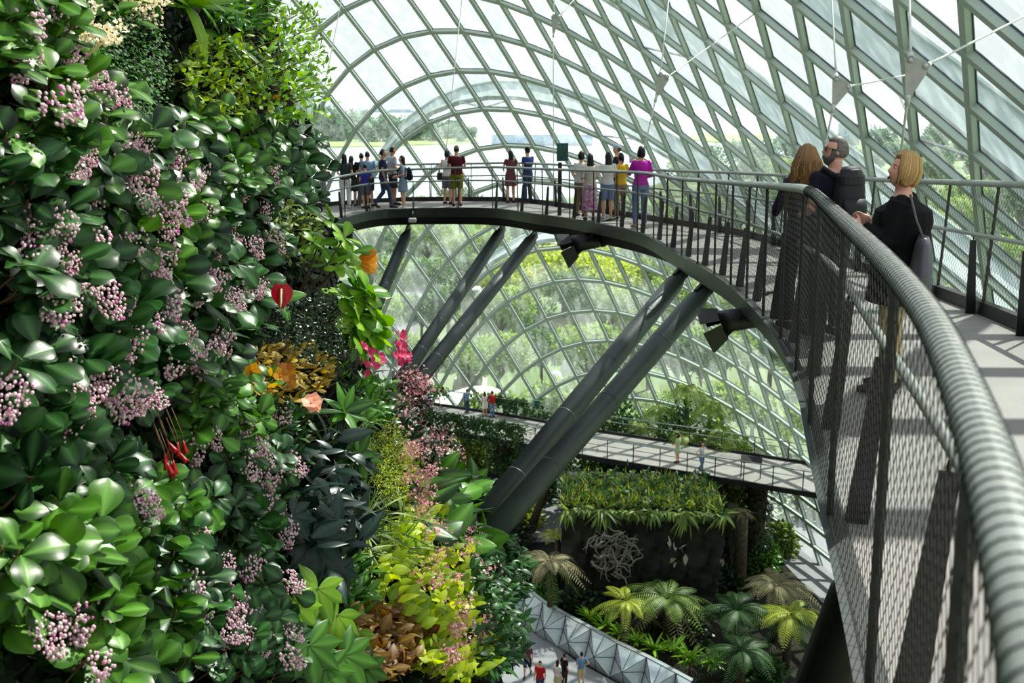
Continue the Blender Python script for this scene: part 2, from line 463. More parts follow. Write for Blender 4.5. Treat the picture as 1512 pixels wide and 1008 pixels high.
mb.add(V, [(a * n + q, a * n + q + 1, ((a + 1) % 4) * n + q + 1, ((a + 1) % 4) * n + q) for q in range(n - 1) for a in range(4)]); mb.build('fascia', M['fascia'], walk, smooth=False)
NRO = plan_normal(OE)
mb = MB(); sweep_between(mb, OE - NRO * 0.05, OE + NRO * 0.04, 0.13, -0.24); mb.build('kick_plate', M['black'], walk, smooth=False)
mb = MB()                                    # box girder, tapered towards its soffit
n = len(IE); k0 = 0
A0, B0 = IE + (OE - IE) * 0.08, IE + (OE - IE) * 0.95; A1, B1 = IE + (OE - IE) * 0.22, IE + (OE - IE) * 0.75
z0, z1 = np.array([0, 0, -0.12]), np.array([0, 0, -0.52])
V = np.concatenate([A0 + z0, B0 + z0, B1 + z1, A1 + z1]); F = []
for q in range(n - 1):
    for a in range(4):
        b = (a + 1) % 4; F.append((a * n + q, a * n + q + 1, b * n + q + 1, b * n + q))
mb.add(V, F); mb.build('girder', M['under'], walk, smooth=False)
mb = MB()                                    # transverse joints of the deck
P, t = resample(INN, 1.4); Q = np.stack([np.interp(np.linspace(0, 1, len(P)), np.linspace(0, 1, len(OE)), OE[:, k]) for k in range(3)], 1)

def railing(root, edge, side, net_cell, start, stop, wrap_to):
    """edge: smooth deck edge; side +1 when the deck lies to the right of travel"""
    P, t = resample(edge, 0.2, 0)
    nr = plan_normal(P) * side
    lean = -nr * 0.03
    hr = np.array([1.15 * grow(q[1] / 1.1) for q in P]); HR = 1.28
    top = P + lean + hr[:, None] * np.array([0, 0, 1.0])
    mb = MB(); mb.tube(top, 0.033, 20); mb.build('top_rail', M['steel'], root)
    # mesh lacing wound round the near part of the rail
    L = t[-1]
    def curve(C, s): return np.stack([np.interp(s, t, C[:, k]) for k in range(3)], -1)
    a0, a1 = wrap_to
    s = np.linspace(a0, a1, int((a1 - a0) / 0.034 * 16)); c = curve(top, s); T = nrm(np.array([1.0, 0, 0]))
    d = np.gradient(c, axis=0); d /= np.linalg.norm(d, axis=1)[:, None]
    sx_ = np.cross(d, [0, 0, 1.0]); sx_ /= np.linalg.norm(sx_, axis=1)[:, None]; sz = np.cross(sx_, d)
    ph = (s - a0) / 0.034 * 2 * PI
    hel = c + 0.0332 * (np.cos(ph)[:, None] * sx_ + np.sin(ph)[:, None] * sz)
    mb = MB(); mb.tube(hel, 0.0019, 4, caps=False); mb.build('rail_lacing', M['wiredk'], root)
    # posts every 1.4 m with a flat black blade behind each and a handrail on brackets
    hand = P + nr * 0.16 + np.array([0, 0, 0.80])
    mb = MB(); mb.tube(hand, 0.021, 8); mb.build('handrail', M['steel'], root)
    s = start
    while s < min(L - 0.05, stop):
        p = curve(P, np.array([s]))[0]; n_ = nrm(curve(nr, np.array([s]))[0]); tt = np.cross(n_, [0, 0, 1.0])
        tp = curve(top, np.array([s]))[0]
        mb = MB(); R = frame(tp - p, n_); mb.box((p + tp) / 2, (0.012, np.linalg.norm(tp - p) + 0.02, 0.028), R)
        mb.build('post', M['post'], root, smooth=False)
        b0, b1 = p + n_ * 0.06, p + n_ * 0.15 + np.array([0, 0, 0.74])
        mb = MB(); mb.prism([b0 - tt * 0.006 - n_ * 0.0, b0 - tt * 0.006 + n_ * 0.10, b1 - tt * 0.006 + n_ * 0.035, b1 - tt * 0.006 - n_ * 0.02], tt * 0.012)
        mb.tube([b1 + np.array([0, 0, -0.03]), b1 + n_ * 0.01 + np.array([0, 0, 0.06])], 0.008, 6)
        mb.build('blade', M['blade'], root, smooth=False)
        s += 1.4
    # diamond net of wire rope between rail and deck edge
    mb = MB(); hgt = HR - 0.05; rise = 1.15                    # diamonds taller than wide
    for sg in (1, -1):
        s0 = -hgt / rise
        while s0 < L + hgt / rise:
            h = np.linspace(0.0, hgt, 7); sv = s0 + sg * (h - hgt / 2) / rise
            ok = (sv >= 0) & (sv <= L)
            if ok.sum() >= 2:
                base = curve(P, sv[ok]); tp = curve(top, sv[ok]); f = (h[ok] / HR)[:, None]
                mb.tube(base * (1 - f) + tp * f + np.array([0, 0, 0.02]), 0.0014, 3, caps=False)
            s0 += net_cell
    lo = P + np.array([0, 0, 0.03]); mb.tube(lo, 0.006, 5)
    mb.build('wire_net', M['wire'], root, smooth=False)

r1 = thing('walkway_railing', 'near inner railing with thick lace-wrapped rail and diamond net, curving away left', 'railing', (0, 0, 0))
railing(r1, IE - NRM * 0.0, 1, 0.075, 0.55, 99, (0.6, 8.6))
r2 = thing('walkway_railing', 'outer railing of the high walkway, along its far edge next to the glass', 'railing', (0, 0, 0))
railing(r2, OE, -1, 0.075, 0.3, 99, (5.0, 12.0))

# ------------------------------------------------------------------ tubular struts carrying the walkway
def strut(top, bot, r, label, mk='strut'):
    t = thing('support_strut', label, 'strut', bot)
    d = nrm(np.subtract(bot, top)); L = np.linalg.norm(np.subtract(bot, top))
    mb = MB(); top = np.asarray(top)
    mb.tube([top - d * 0.02, top + d * 0.05, top + d * 0.32, np.asarray(bot)], [r * 0.55, r * 0.62, r, r], 20); mb.build('tube', M[mk], t)
    x = 1.3
    while x < L:
        mb = MB(); mb.tube([top + d * (x - 0.012), top + d * (x + 0.012)], r * 1.012, 20); mb.build('weld_seam', M['fascia'], t); x += 1.35
    mb = MB(); R = frame(d); mb.box(top + np.array([0, 0, 0.02]), (0.05, 0.5, 0.3), R); mb.build('end_plate', M['black'], t, smooth=False)
STR = [((1006, 402, 15.3), (690, 792, 11.5), 0.145, 'dark grey tubular strut, upper of the pair nearest the camera'),
       ((1042, 424, 13.6), (703, 815, 11.0), 0.145, 'dark grey tubular strut, lower of the pair nearest the camera'),
       ((741, 336, 28.6), (572, 590, 22.0), 0.165, 'dark tubular strut under the far bridge, upper of the middle pair'),
       ((788, 346, 26.6), (586, 602, 20.0), 0.165, 'dark tubular strut under the far bridge, lower of the middle pair'),
       ((602, 338, 29.8), (548, 470, 27.0), 0.17, 'single dark tubular strut under the far left of the bridge'),
       ((516, 340, 29.2), (478, 440, 27.5), 0.19, 'broad dark strut half hidden behind the orange-leaved plant'),
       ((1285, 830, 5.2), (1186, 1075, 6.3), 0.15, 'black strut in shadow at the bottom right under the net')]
for q, (a, b, r, lb) in enumerate(STR):
    f = 1.11 if q < 2 else (1.05 if q < 4 else 1.03 if q < 6 else 1.1)
    strut(at(a[0], a[1] + 4, a[2] * f), at(b[0], b[1], b[2] * f), r * f, lb, 'under' if q == 6 else 'strut')  # last strut takes a darker steel that paints in its shadow
M['bluew'] = mat('blue_wall', (120, 168, 214), 0.6, var=0.08, scale=0.6, rgb2=(226, 232, 236))
# ------------------------------------------------------------------ people
PEND = []                                    # meshes waiting for one shared remesh pass
def cloth_mat(name, rgb, rgb2=None, rough=.85, scale=30): return mat(name, rgb, rough, spec=.25, var=.12, scale=scale, rgb2=rgb2)
SKIN = {'l': mat('skin_light', (222, 170, 140), .55, var=.03), 'm': mat('skin_tan', (190, 134, 100), .55, var=.03), 'f': mat('skin_fair', (232, 178, 152), .5, var=.03)}
M['eye'] = mat('eye_dark', (30, 22, 18), .2, var=0); M['lip'] = mat('lip', (176, 84, 80), .5, var=.03); M['eyew'] = mat('eye_white', (232, 228, 220), .3, var=0)
HAIR = {'black': leaf_mat('black_hair', (10, 9, 9), (34, 28, 26), .35, 0, 0), 'brown': leaf_mat('brown_hair', (40, 26, 18), (80, 54, 36), .4, 0, 0), 'blonde': leaf_mat('blonde_hair', (150, 108, 56), (240, 208, 140), .45, .05, 0), 'long': leaf_mat('golden_brown_hair', (84, 58, 30), (188, 146, 86), .45, .05, 0), 'grey': leaf_mat('grey_hair', (96, 90, 84), (186, 178, 168), .5, 0, 0)}

HAIRB = {k: mat(k + '_hair_mass', v, .5, var=.25, scale=60) for k, v in {'black': (20, 17, 17), 'brown': (56, 38, 26), 'blonde': (196, 156, 92), 'long': (128, 94, 54), 'grey': (128, 122, 114)}.items()}
def queue(mb, voxel, name, m, par, smooth=3):
    me = mb.mesh(name, None, True)
    o = bpy.data.objects.new(name, me); COL.objects.link(o)
    rm = o.modifiers.new('r', 'REMESH'); rm.mode = 'VOXEL'; rm.voxel_size = voxel; rm.use_smooth_shade = True
    sm = o.modifiers.new('s', 'SMOOTH'); sm.iterations = smooth; sm.factor = .5
    o.parent = par; PEND.append((o, m)); return o

def flush_people():
    dg = bpy.context.evaluated_depsgraph_get(); dg.update()
    for o, m in PEND:
        me = bpy.data.meshes.new_from_object(o.evaluated_get(dg)); old = o.data
        o.modifiers.clear(); o.data = me; me.materials.clear(); me.materials.append(m)
        me.polygons.foreach_set('use_smooth', np.ones(len(me.polygons), bool))
        bpy.data.meshes.remove(old)
    PEND.clear()

def loft(mb, rings, n=18):
    """horizontal ellipses (z, rx, ry, cx, cy) joined and capped"""
    ang = np.linspace(0, 2 * PI, n, endpoint=False); V = []
    for r in rings:
        z, rx, ry = r[:3]; cx, cy = (r[3], r[4]) if len(r) > 3 else (0, 0)
        V += [(cx + rx * math.cos(a), cy + ry * math.sin(a), z) for a in ang]
    F = [(q * n + i, q * n + (i + 1) % n, (q + 1) * n + (i + 1) % n, (q + 1) * n + i) for q in range(len(rings) - 1) for i in range(n)]
    F += [tuple(range(n))[::-1], tuple(range((len(rings) - 1) * n, len(rings) * n))]
    mb.add(V, F)

ARM = {'down': ((.245, -.03, 1.13), (.25, .05, .88)), 'rail': ((.25, .08, 1.18), (.16, .30, 1.10)), 'phone': ((.22, .16, 1.17), (.09, .30, 1.38)), 'cross': ((.23, .10, 1.17), (-.03, .21, 1.16)),
       'bent': ((.25, -.05, 1.15), (.17, .2, 1.08)), 'hip': ((.34, -.08, 1.18), (.18, .06, 1.02)), 'up': ((.30, .14, 1.28), (.30, .36, 1.46)), 'out': ((.40, .05, 1.28), (.62, .12, 1.22)), 'palm': ((.27, .06, 1.15), (.20, .25, 1.24)), 'back': ((.25, -.12, 1.15), (.24, -.02, .92))}

def hand(mb, wr, d, pn, s, curl=.5, r=.0085):
    d = nrm(d); pn = nrm(np.asarray(pn) - d * (d @ np.asarray(pn))); sd = np.cross(d, pn)
    palm = wr + d * .045 * s
    mb.sphere(palm, (.022 * s, .05 * s, .038 * s), 10, 7, R=np.stack([pn, d, sd], 1))
    for k, (o, l) in enumerate(((-.027, .066), (-.009, .078), (.009, .073), (.026, .058))):
        b = palm + d * .035 * s + sd * o * s; dd = d.copy(); pts = [b - d * .02 * s, b]
        for q, f in enumerate((.45, .32, .26)):
            ang = curl * (.5 + .5 * q); dd = nrm(dd * math.cos(ang) + pn * math.sin(ang)); pts.append(pts[-1] + dd * l * f * s)
        mb.tube(pts, np.array([1.05, 1.05, .98, .9, .7]) * r * s, 7)
    b = wr + d * .02 * s - sd * .026 * s; t1 = nrm(d * .75 - sd * .6 + pn * .35); mb.tube([b, b + t1 * .03 * s, b + t1 * .055 * s + d * .006 * s, b + t1 * .065 * s + d * .025 * s], np.array([1.3, 1.25, 1.05, .8]) * r * s, 7)

def head_pts(nu=28, nv=20, fem=False):
    th = np.linspace(0, PI, nv + 1); out = []
    for t in th:
        for p in np.linspace(0, 2 * PI, nu, endpoint=False):
            x, y, z = math.sin(t) * math.cos(p), math.sin(t) * math.sin(p), math.cos(t)
            X, Y, Z = .074 * x, .094 * y, .118 * z
            if z < 0: X *= 1 - .30 * (-z) ** 1.5; Y = Y * (1 - .12 * -z) + .018 * (-z)
            if y > 0:
                nose = math.exp(-(X / .013) ** 2) * (math.exp(-((Z + .018) / .014) ** 2) + .55 * math.exp(-((Z - .006) / .022) ** 2)); Y += .024 * nose
                Y -= .008 * math.exp(-((abs(X) - .032) / .016) ** 2) * math.exp(-((Z - .012) / .014) ** 2)
                Y += .006 * math.exp(-(X / .02) ** 2) * math.exp(-((Z + .058) / .009) ** 2) + .008 * math.exp(-(X / .018) ** 2) * math.exp(-((Z + .095) / .016) ** 2)
            else: Y *= 1.06
            out.append((X, Y, Z))
    V = np.array(out); F = [(a * nu + b, (a + 1) * nu + b, (a + 1) * nu + (b + 1) % nu, a * nu + (b + 1) % nu) for a in range(nv) for b in range(nu)]
    return V, F
HV, HF = head_pts()

def person(name_label, pos, yaw, H, skin='l', fem=True, arms=('down', 'down'), legs='stand', top=None, sleeve=.5, bottom=None, bkind='trousers', shoes=(60, 56, 52), hair='black', hstyle='long', look=(0, 0), fine=False, hat=None, glasses=False, top2=None, bot2=None, coat=False, lean=0.0, armscale=1.0):
    t = thing('person', name_label, 'person', pos); t.rotation_euler = (0, 0, yaw)
    s = H / 1.75; vx = (.0075 if fine else .014) ; S = lambda p: np.array(p, float) * s
    if legs == 'crouch': drop = .52
    else: drop = 0.0
    D_ = np.array([0, 0, -drop])
    sw = .165 if fem else .185; hip = .095
    # joints
    sh = {q: S((q * sw, -.005, 1.415)) + D_ * s for q in (1, -1)}
    J = {}
    for q, pose in ((1, arms[0]), (-1, arms[1])):
        e, w_ = ARM[pose]; J[q] = (S((q * e[0] * (.93 if fem else 1), e[1], e[2])) + D_ * s, S((q * w_[0], w_[1], w_[2])) + D_ * s)
    LG = {}
    for q in (1, -1):
        if legs == 'stand': LG[q] = (S((q * hip, 0, .91)), S((q * .10, .02, .50)), S((q * .10, -.02, .085)), S((q * .115, .15, .03)))
        elif legs == 'walk': LG[q] = (S((q * hip, 0, .90)), S((q * .10, .17, .52)), S((q * .10, .22, .095)), S((q * .11, .39, .035))) if q > 0 else (S((q * hip, 0, .90)), S((q * .10, .0, .49)), S((q * .10, -.27, .14)), S((q * .11, -.14, .035)))
        else: LG[q] = (S((q * hip, -.05, .36)), S((q * .16, .30, .46)), S((q * .14, .08, .085)), S((q * .15, .24, .03)))
    w0, h0, c0 = (.128, .172, .150) if fem else (.148, .165, .172)
    def torso(g, z0, z1):
        R_ = [(.84, h0 * .92, .108), (.92, h0, .122), (1.0, (h0 + w0) / 2 + .006, .108), (1.08, w0, .096), (1.18, (w0 + c0) / 2, .104), (1.28, c0, .122 if fem else .118), (1.36, c0 * 1.03, .106), (1.42, sw * .86, .085), (1.455, .095, .066), (1.49, .058, .058), (1.56, .053, .056)]
        out = [((r[0] - drop) * s, (r[1] + g) * s, (r[2] + g) * s, 0, (.012 * s if r[0] > 1.45 else 0)) for r in R_ if z0 <= r[0] <= z1]
        return out
    mb = MB(); loft(mb, torso(0, 0, 2))
    for q in (1, -1):
        e, w_ = J[q]; mb.tube([sh[q] - S((q * .03, 0, 0)), sh[q], (sh[q] + e) / 2, e, (e * .6 + w_ * .4), w_], np.array([.05, .05, .043, .036, .037, .025]) * s * (.9 if fem else 1.05), 10)
        mb.sphere(sh[q], .05 * s * (.92 if fem else 1.08), 10, 7); mb.sphere(e, .036 * s, 8, 6)
        h_, k_, a_, tt = LG[q]; mb.tube([h_ + S((0, 0, .02)), (h_ * .6 + k_ * .4), k_, k_ * .68 + a_ * .32, a_], np.array([.088, .078, .054, .056, .034]) * s, 10); mb.sphere(k_, .055 * s, 8, 6)
        mb.tube([a_ + S((0, -.04, -.045)), a_ + S((0, .03, -.03)), tt], np.array([.034, .036, .026]) * s, 8)
    hc = S((0, .022, 1.632)) + D_ * s
    cy, sy_ = math.cos(look[0]), math.sin(look[0]); cp, sp_ = math.cos(look[1]), math.sin(look[1])
    RH = np.array([[cy, -sy_, 0], [sy_, cy, 0], [0, 0, 1]]) @ np.array([[1, 0, 0], [0, cp, -sp_], [0, sp_, cp]])
    hd = lambda p: hc + (np.asarray(p, float) * s) @ RH.T
    mb.add(hd(HV), HF)
    for q in (1, -1): mb.sphere(hd((q * .074, -.008, -.005)), np.array((.010, .020, .031)) * s, 8, 6, R=RH)
    if fine:
        for q in (1, -1):
            e, w_ = J[q]; hand(mb, w_, (w_ - e) + S((0, .03, .02)), np.array([-q, 0, -.2]), s, .35)
    body = queue(mb, vx, 'body', SKIN[skin], t, 2)
    if not fine:
        for q in (1, -1):
            e, w_ = J[q]; m2 = MB(); hand(m2, w_, w_ - e, np.array([-q, .2, -.1]), s, .4, .0095); m2.build('hand', SKIN[skin], t, org=(0, 0, 0))
    for q in (1, -1):
        m2 = MB(); m2.sphere(hd((q * .030, .079, .012)), np.array((.0125, .007, .0075)) * s, 8, 6, R=RH); eo = m2.build('eye', M['eyew'], t, org=(0, 0, 0)); m2 = MB(); m2.sphere(hd((q * .030, .0845, .012)), .0052 * s, 8, 6); m2.build('pupil', M['eye'], t, org=(0, 0, 0)).parent = eo
        m2 = MB(); m2.tube([hd((q * .014, .087, .030)), hd((q * .030, .088, .035)), hd((q * .046, .077, .030))], .0032 * s, 5); m2.build('eyebrow', HAIR[hair], t, org=(0, 0, 0))
    m2 = MB(); m2.sphere(hd((0, .0905, -.056)), np.array((.022, .007, .0075)) * s, 10, 6, R=RH); m2.build('lips', M['lip'], t, org=(0, 0, 0))
    # clothes
    g = .016
    if top is not None:
        mb = MB(); z0 = .80 if coat else .88; rr = torso(g, z0, 1.46)
        if coat: rr = [(.70 * s, .27 * s, .21 * s, 0, 0)] + [(a, b + .095 * s, c + .07 * s, d, e) for a, b, c, d, e in rr[:-2]] + rr[-2:]
        loft(mb, rr)
        for q in (1, -1):
            e, w_ = J[q]; mb.sphere(sh[q], (.068 if coat else .060) * s, 10, 7)
            if sleeve > 0:
                if sleeve <= .6: mb.tube([sh[q], sh[q] + (e - sh[q]) * sleeve * 1.3], np.array([.058, .055]) * s, 10)
                else: mb.tube([sh[q], (sh[q] + e) / 2, e, e + (w_ - e) * (sleeve if sleeve < 1 else .95)], np.array([.06, .055, .05, .04]) * s * (1.55 if coat else 1), 10); mb.sphere(e, .05 * s * (1.5 if coat else 1), 8, 6)
        queue(mb, vx * 1.1, 'coat' if coat else 'shirt', top, t, 4)
    if bottom is not None:
        mb = MB()
        if bkind in ('skirt', 'dress'):
            loft(mb, [(.58 * s, .215 * s, .18 * s), (.75 * s, .20 * s, .155 * s), (.9 * s, (h0 + .018) * s, .14 * s), (1.0 * s, (w0 + .03) * s, .118 * s), (1.06 * s, (w0 + .014) * s, .108 * s)])
        elif bkind == 'longskirt': loft(mb, [(.28 * s, .22 * s, .2 * s), (.6 * s, .20 * s, .17 * s), (.9 * s, (h0 + .016) * s, .14 * s), (1.02 * s, (w0 + .02) * s, .112 * s)])
        else:
            loft(mb, torso(.012, .84, 1.05))
            for q in (1, -1):
                h_, k_, a_, tt = LG[q]
                if bkind == 'shorts': mb.tube([h_ + S((0, 0, .03)), h_ * .5 + k_ * .5, k_ + (h_ - k_) * .06], np.array([.105, .098, .088]) * s, 12)
                else: mb.tube([h_ + S((0, 0, .03)), h_ * .5 + k_ * .5, k_, a_ + (k_ - a_) * .05], np.array([.105, .09, .07, .06]) * s, 12); mb.sphere(k_, .07 * s, 8, 6)
        queue(mb, vx * 1.1, {'trousers': 'trousers', 'shorts': 'shorts'}.get(bkind, 'skirt'), bottom, t, 4)
    sm = cloth_mat('shoe', shoes)
    for q in (1, -1):
        h_, k_, a_, tt = LG[q]; m2 = MB(); m2.tube([a_ + S((0, -.055, -.04)), a_ + S((0, .02, -.02)), tt + S((0, -.03, .012)), tt + S((0, .045, .0))], np.array([.040, .050, .042, .024]) * s, 10, sq=(1, .9)); m2.build('shoe', sm, t, org=(0, 0, 0))
    # hair
    mb = MB(); V = HV.copy(); V[:, 1] = np.where(HV[:, 1] > 0.094, .094, V[:, 1]); r = HV / np.array([.074, .094, .118])
    face = (r[:, 1] > .12 - .0 * r[:, 2]) & (r[:, 2] < (.62 if hstyle != 'bald' else .5)); low = (r[:, 2] < (-.45 if hstyle in ('short', 'bald') else -.7))
    k = np.where(face, .86, 1.13); k = np.where(low & ~face, .9, k); vol = {'short': 1.0, 'bob': 1.09, 'long': 1.03, 'pony': 1.0, 'curly': 1.16, 'bald': .97, 'wave': 1.14}[hstyle]; k = np.where(face, k, k * vol)
    mb.add(hd(V * k[:, None]), HF, tint=rnd.random())
    if hstyle in ('long', 'wave'):
        wv = 1.3 if hstyle == 'wave' else 1.0; ln = 1.26 if hstyle == 'wave' else 1.22
        rr = [(1.66, .075, .05), (1.58, .088 * wv, .055), (1.48, .092 * wv, .05), (1.38, .095 * wv, .045), (1.30, .085 * wv, .035), (ln - .02, .045, .02)]
        loft(mb, [((z - drop) * s, rx * s, ry * s, hc[0] - .0, hc[1] - (.055 + .04 * (1.66 - z)) * s) for z, rx, ry in rr][::-1])
    if hstyle == 'bob':
        vv_ = 1
        for q in (1, -1): mb.sphere(hd((q * .066, -.01, -.035)), np.array((.026, .058, .075)) * s, 10, 8, R=RH)
        mb.sphere(hd((0, -.065, -.045)), np.array((.075, .045, .07)) * s, 10, 8, R=RH)
    if hstyle == 'pony': mb.tube([hd((0, -.10, .03)), hd((0, -.135, .0)), hd((0, -.13, -.09)), hd((0, -.11, -.17))], np.array([.022, .03, .028, .008]) * s, 8)
    ho = queue(mb, vx * .9, 'hair', HAIRB[hair], t, 2)
    if fine and hstyle in ('bob', 'wave'):
        m2 = MB()
        for q in range(420 if hstyle == 'wave' else 300):
            a = rnd.uniform(-2.5, 2.5); x0 = .066 * math.sin(a); y0 = -.095 * math.cos(a) * (1.05 if abs(a) < 1.6 else .75)
            if hstyle == 'wave':
                L_ = rnd.uniform(.22, .36); pts = [hd((x0 * .2, y0 * .3 - .01, .152)), hd((x0 * 1.0, y0 * .95 - .012, .118)), hd((x0 * 1.75, min(y0 * 1.4, .03) - .02, .01))]
                x = pts[-1].copy()
                wp = rnd.random() * 6
                for w_ in range(6): x = x + S((x0 * .17 + .012 * math.sin(wp + w_ * 1.9), -.010 if w_ < 3 else .004, -L_ / 6)); pts.append(x)
                m2.tube(pts, np.array([.004, .006, .007, .007, .007, .007, .006, .005, .002]) * s, 5, tint=rnd.random())
            else:
                z1 = -.10 + rnd.random() * .035; pts = [hd((x0 * .25, y0 * .3 + .01, .146)), hd((x0 * 1.05, y0 * 1.0, .105)), hd((x0 * 1.42, min(y0 * 1.28, .06), .01)), hd((x0 * 1.3, min(y0 * 1.2, .05), -.055)), hd((x0 * 1.02, min(y0 * 1.05, .05), z1))]
                m2.tube(pts, np.array([.004, .007, .008, .007, .003]) * s, 5, tint=rnd.random())
        m2.build('hair_strand', HAIR[hair], ho if False else t, org=(0, 0, 0))
    if hat is not None:
        mb = MB(); V = HV.copy(); k = np.where(HV[:, 2] > .02, 1.2, .8); mb.add(hd(V * k[:, None]), HF); mb.sphere(hd((0, .115, .042)), np.array((.06, .065, .010)) * s, 12, 6, R=RH); queue(mb, vx, 'cap', hat, t, 2)
    if glasses:
        m2 = MB()
        for q in (1, -1): m2.box(hd((q * .033, .094, .012)), np.array((.050, .006, .034)) * s, RH, bev=.002); m2.tube([hd((q * .058, .09, .016)), hd((q * .080, .03, .016)), hd((q * .080, -.02, .008))], .003 * s, 5)
        m2.tube([hd((-.012, .099, .016)), hd((.012, .099, .016))], .003 * s, 5); m2.build('sunglasses', M['black'], t, org=(0, 0, 0))
    t['_j'] = [float(x) for x in np.concatenate([J[1][1], J[-1][1], sh[1], sh[-1], hc])]
    return t

def wpt(t, p):
    return np.array(t.location) + rotz(t.rotation_euler[2]) @ np.asarray(p, float)

C_ = {k: cloth_mat(k + '_cloth', v[0], v[1] if len(v) > 1 else None, scale=v[2] if len(v) > 2 else 30) for k, v in {
 'greyblue': [(150, 168, 190)], 'patterned': [(190, 190, 196), (40, 44, 66), 55], 'darkpat': [(70, 78, 84), (20, 22, 26), 60], 'white': [(232, 230, 226)], 'black': [(22, 22, 24)], 'lightblue': [(124, 160, 194)], 'royal': [(54, 62, 168)], 'grey': [(110, 112, 122)],
 'navy': [(34, 44, 84)], 'jeans': [(60, 78, 116)], 'ltjeans': [(120, 142, 176)], 'palegrey': [(170, 182, 196)], 'darkshort': [(50, 54, 62)], 'floral': [(176, 190, 206), (84, 104, 134), 70], 'maroon': [(92, 26, 40)], 'olive': [(142, 138, 44)], 'blackpink': [(150, 84, 96), (26, 22, 26), 45], 'blue': [(44, 66, 130)],
 'cream': [(226, 218, 206), (206, 196, 186), 20], 'yellow': [(226, 186, 40)], 'khaki': [(150, 132, 104)], 'magenta': [(198, 40, 178)], 'purple': [(58, 46, 78)], 'tan': [(214, 200, 150)], 'darknavy': [(28, 34, 48)], 'red': [(186, 36, 40)], 'lilac': [(128, 84, 196)], 'lightgreen': [(196, 214, 160)], 'flowerskirt': [(214, 206, 214), (190, 60, 140), 14]}.items()}
zd_u = [(470, -3.08), (551, -3.0), (652, -2.92), (732, -2.82), (787, -2.73), (872, -2.57), (956, -2.36)]
def on_deck(u, v):
    best = None
    for k in range(6):
        z = np.interp(u, [a for a, b in zd_u], [b for a, b in zd_u]) if best is None else deck_z(best)
        best = on_z(u, v, z)
    return best
def deck_z(p):
    i = int(np.argmin(((IE[:, :2] - p[:2]) ** 2).sum(1))); j = int(np.argmin(((OE[:, :2] - p[:2]) ** 2).sum(1)))
    return float((IE[i, 2] + OE[j, 2]) / 2)
def far(label, u, v0, v1, yaw, **kw):
    p = on_deck(u, v1); zc = p[1] * CP - p[2] * SP; H = (v1 - v0 - 1.5) / FPX * zc / CP * 1.0
    return person(label, p + [0, 0, .004], yaw, H, **kw)
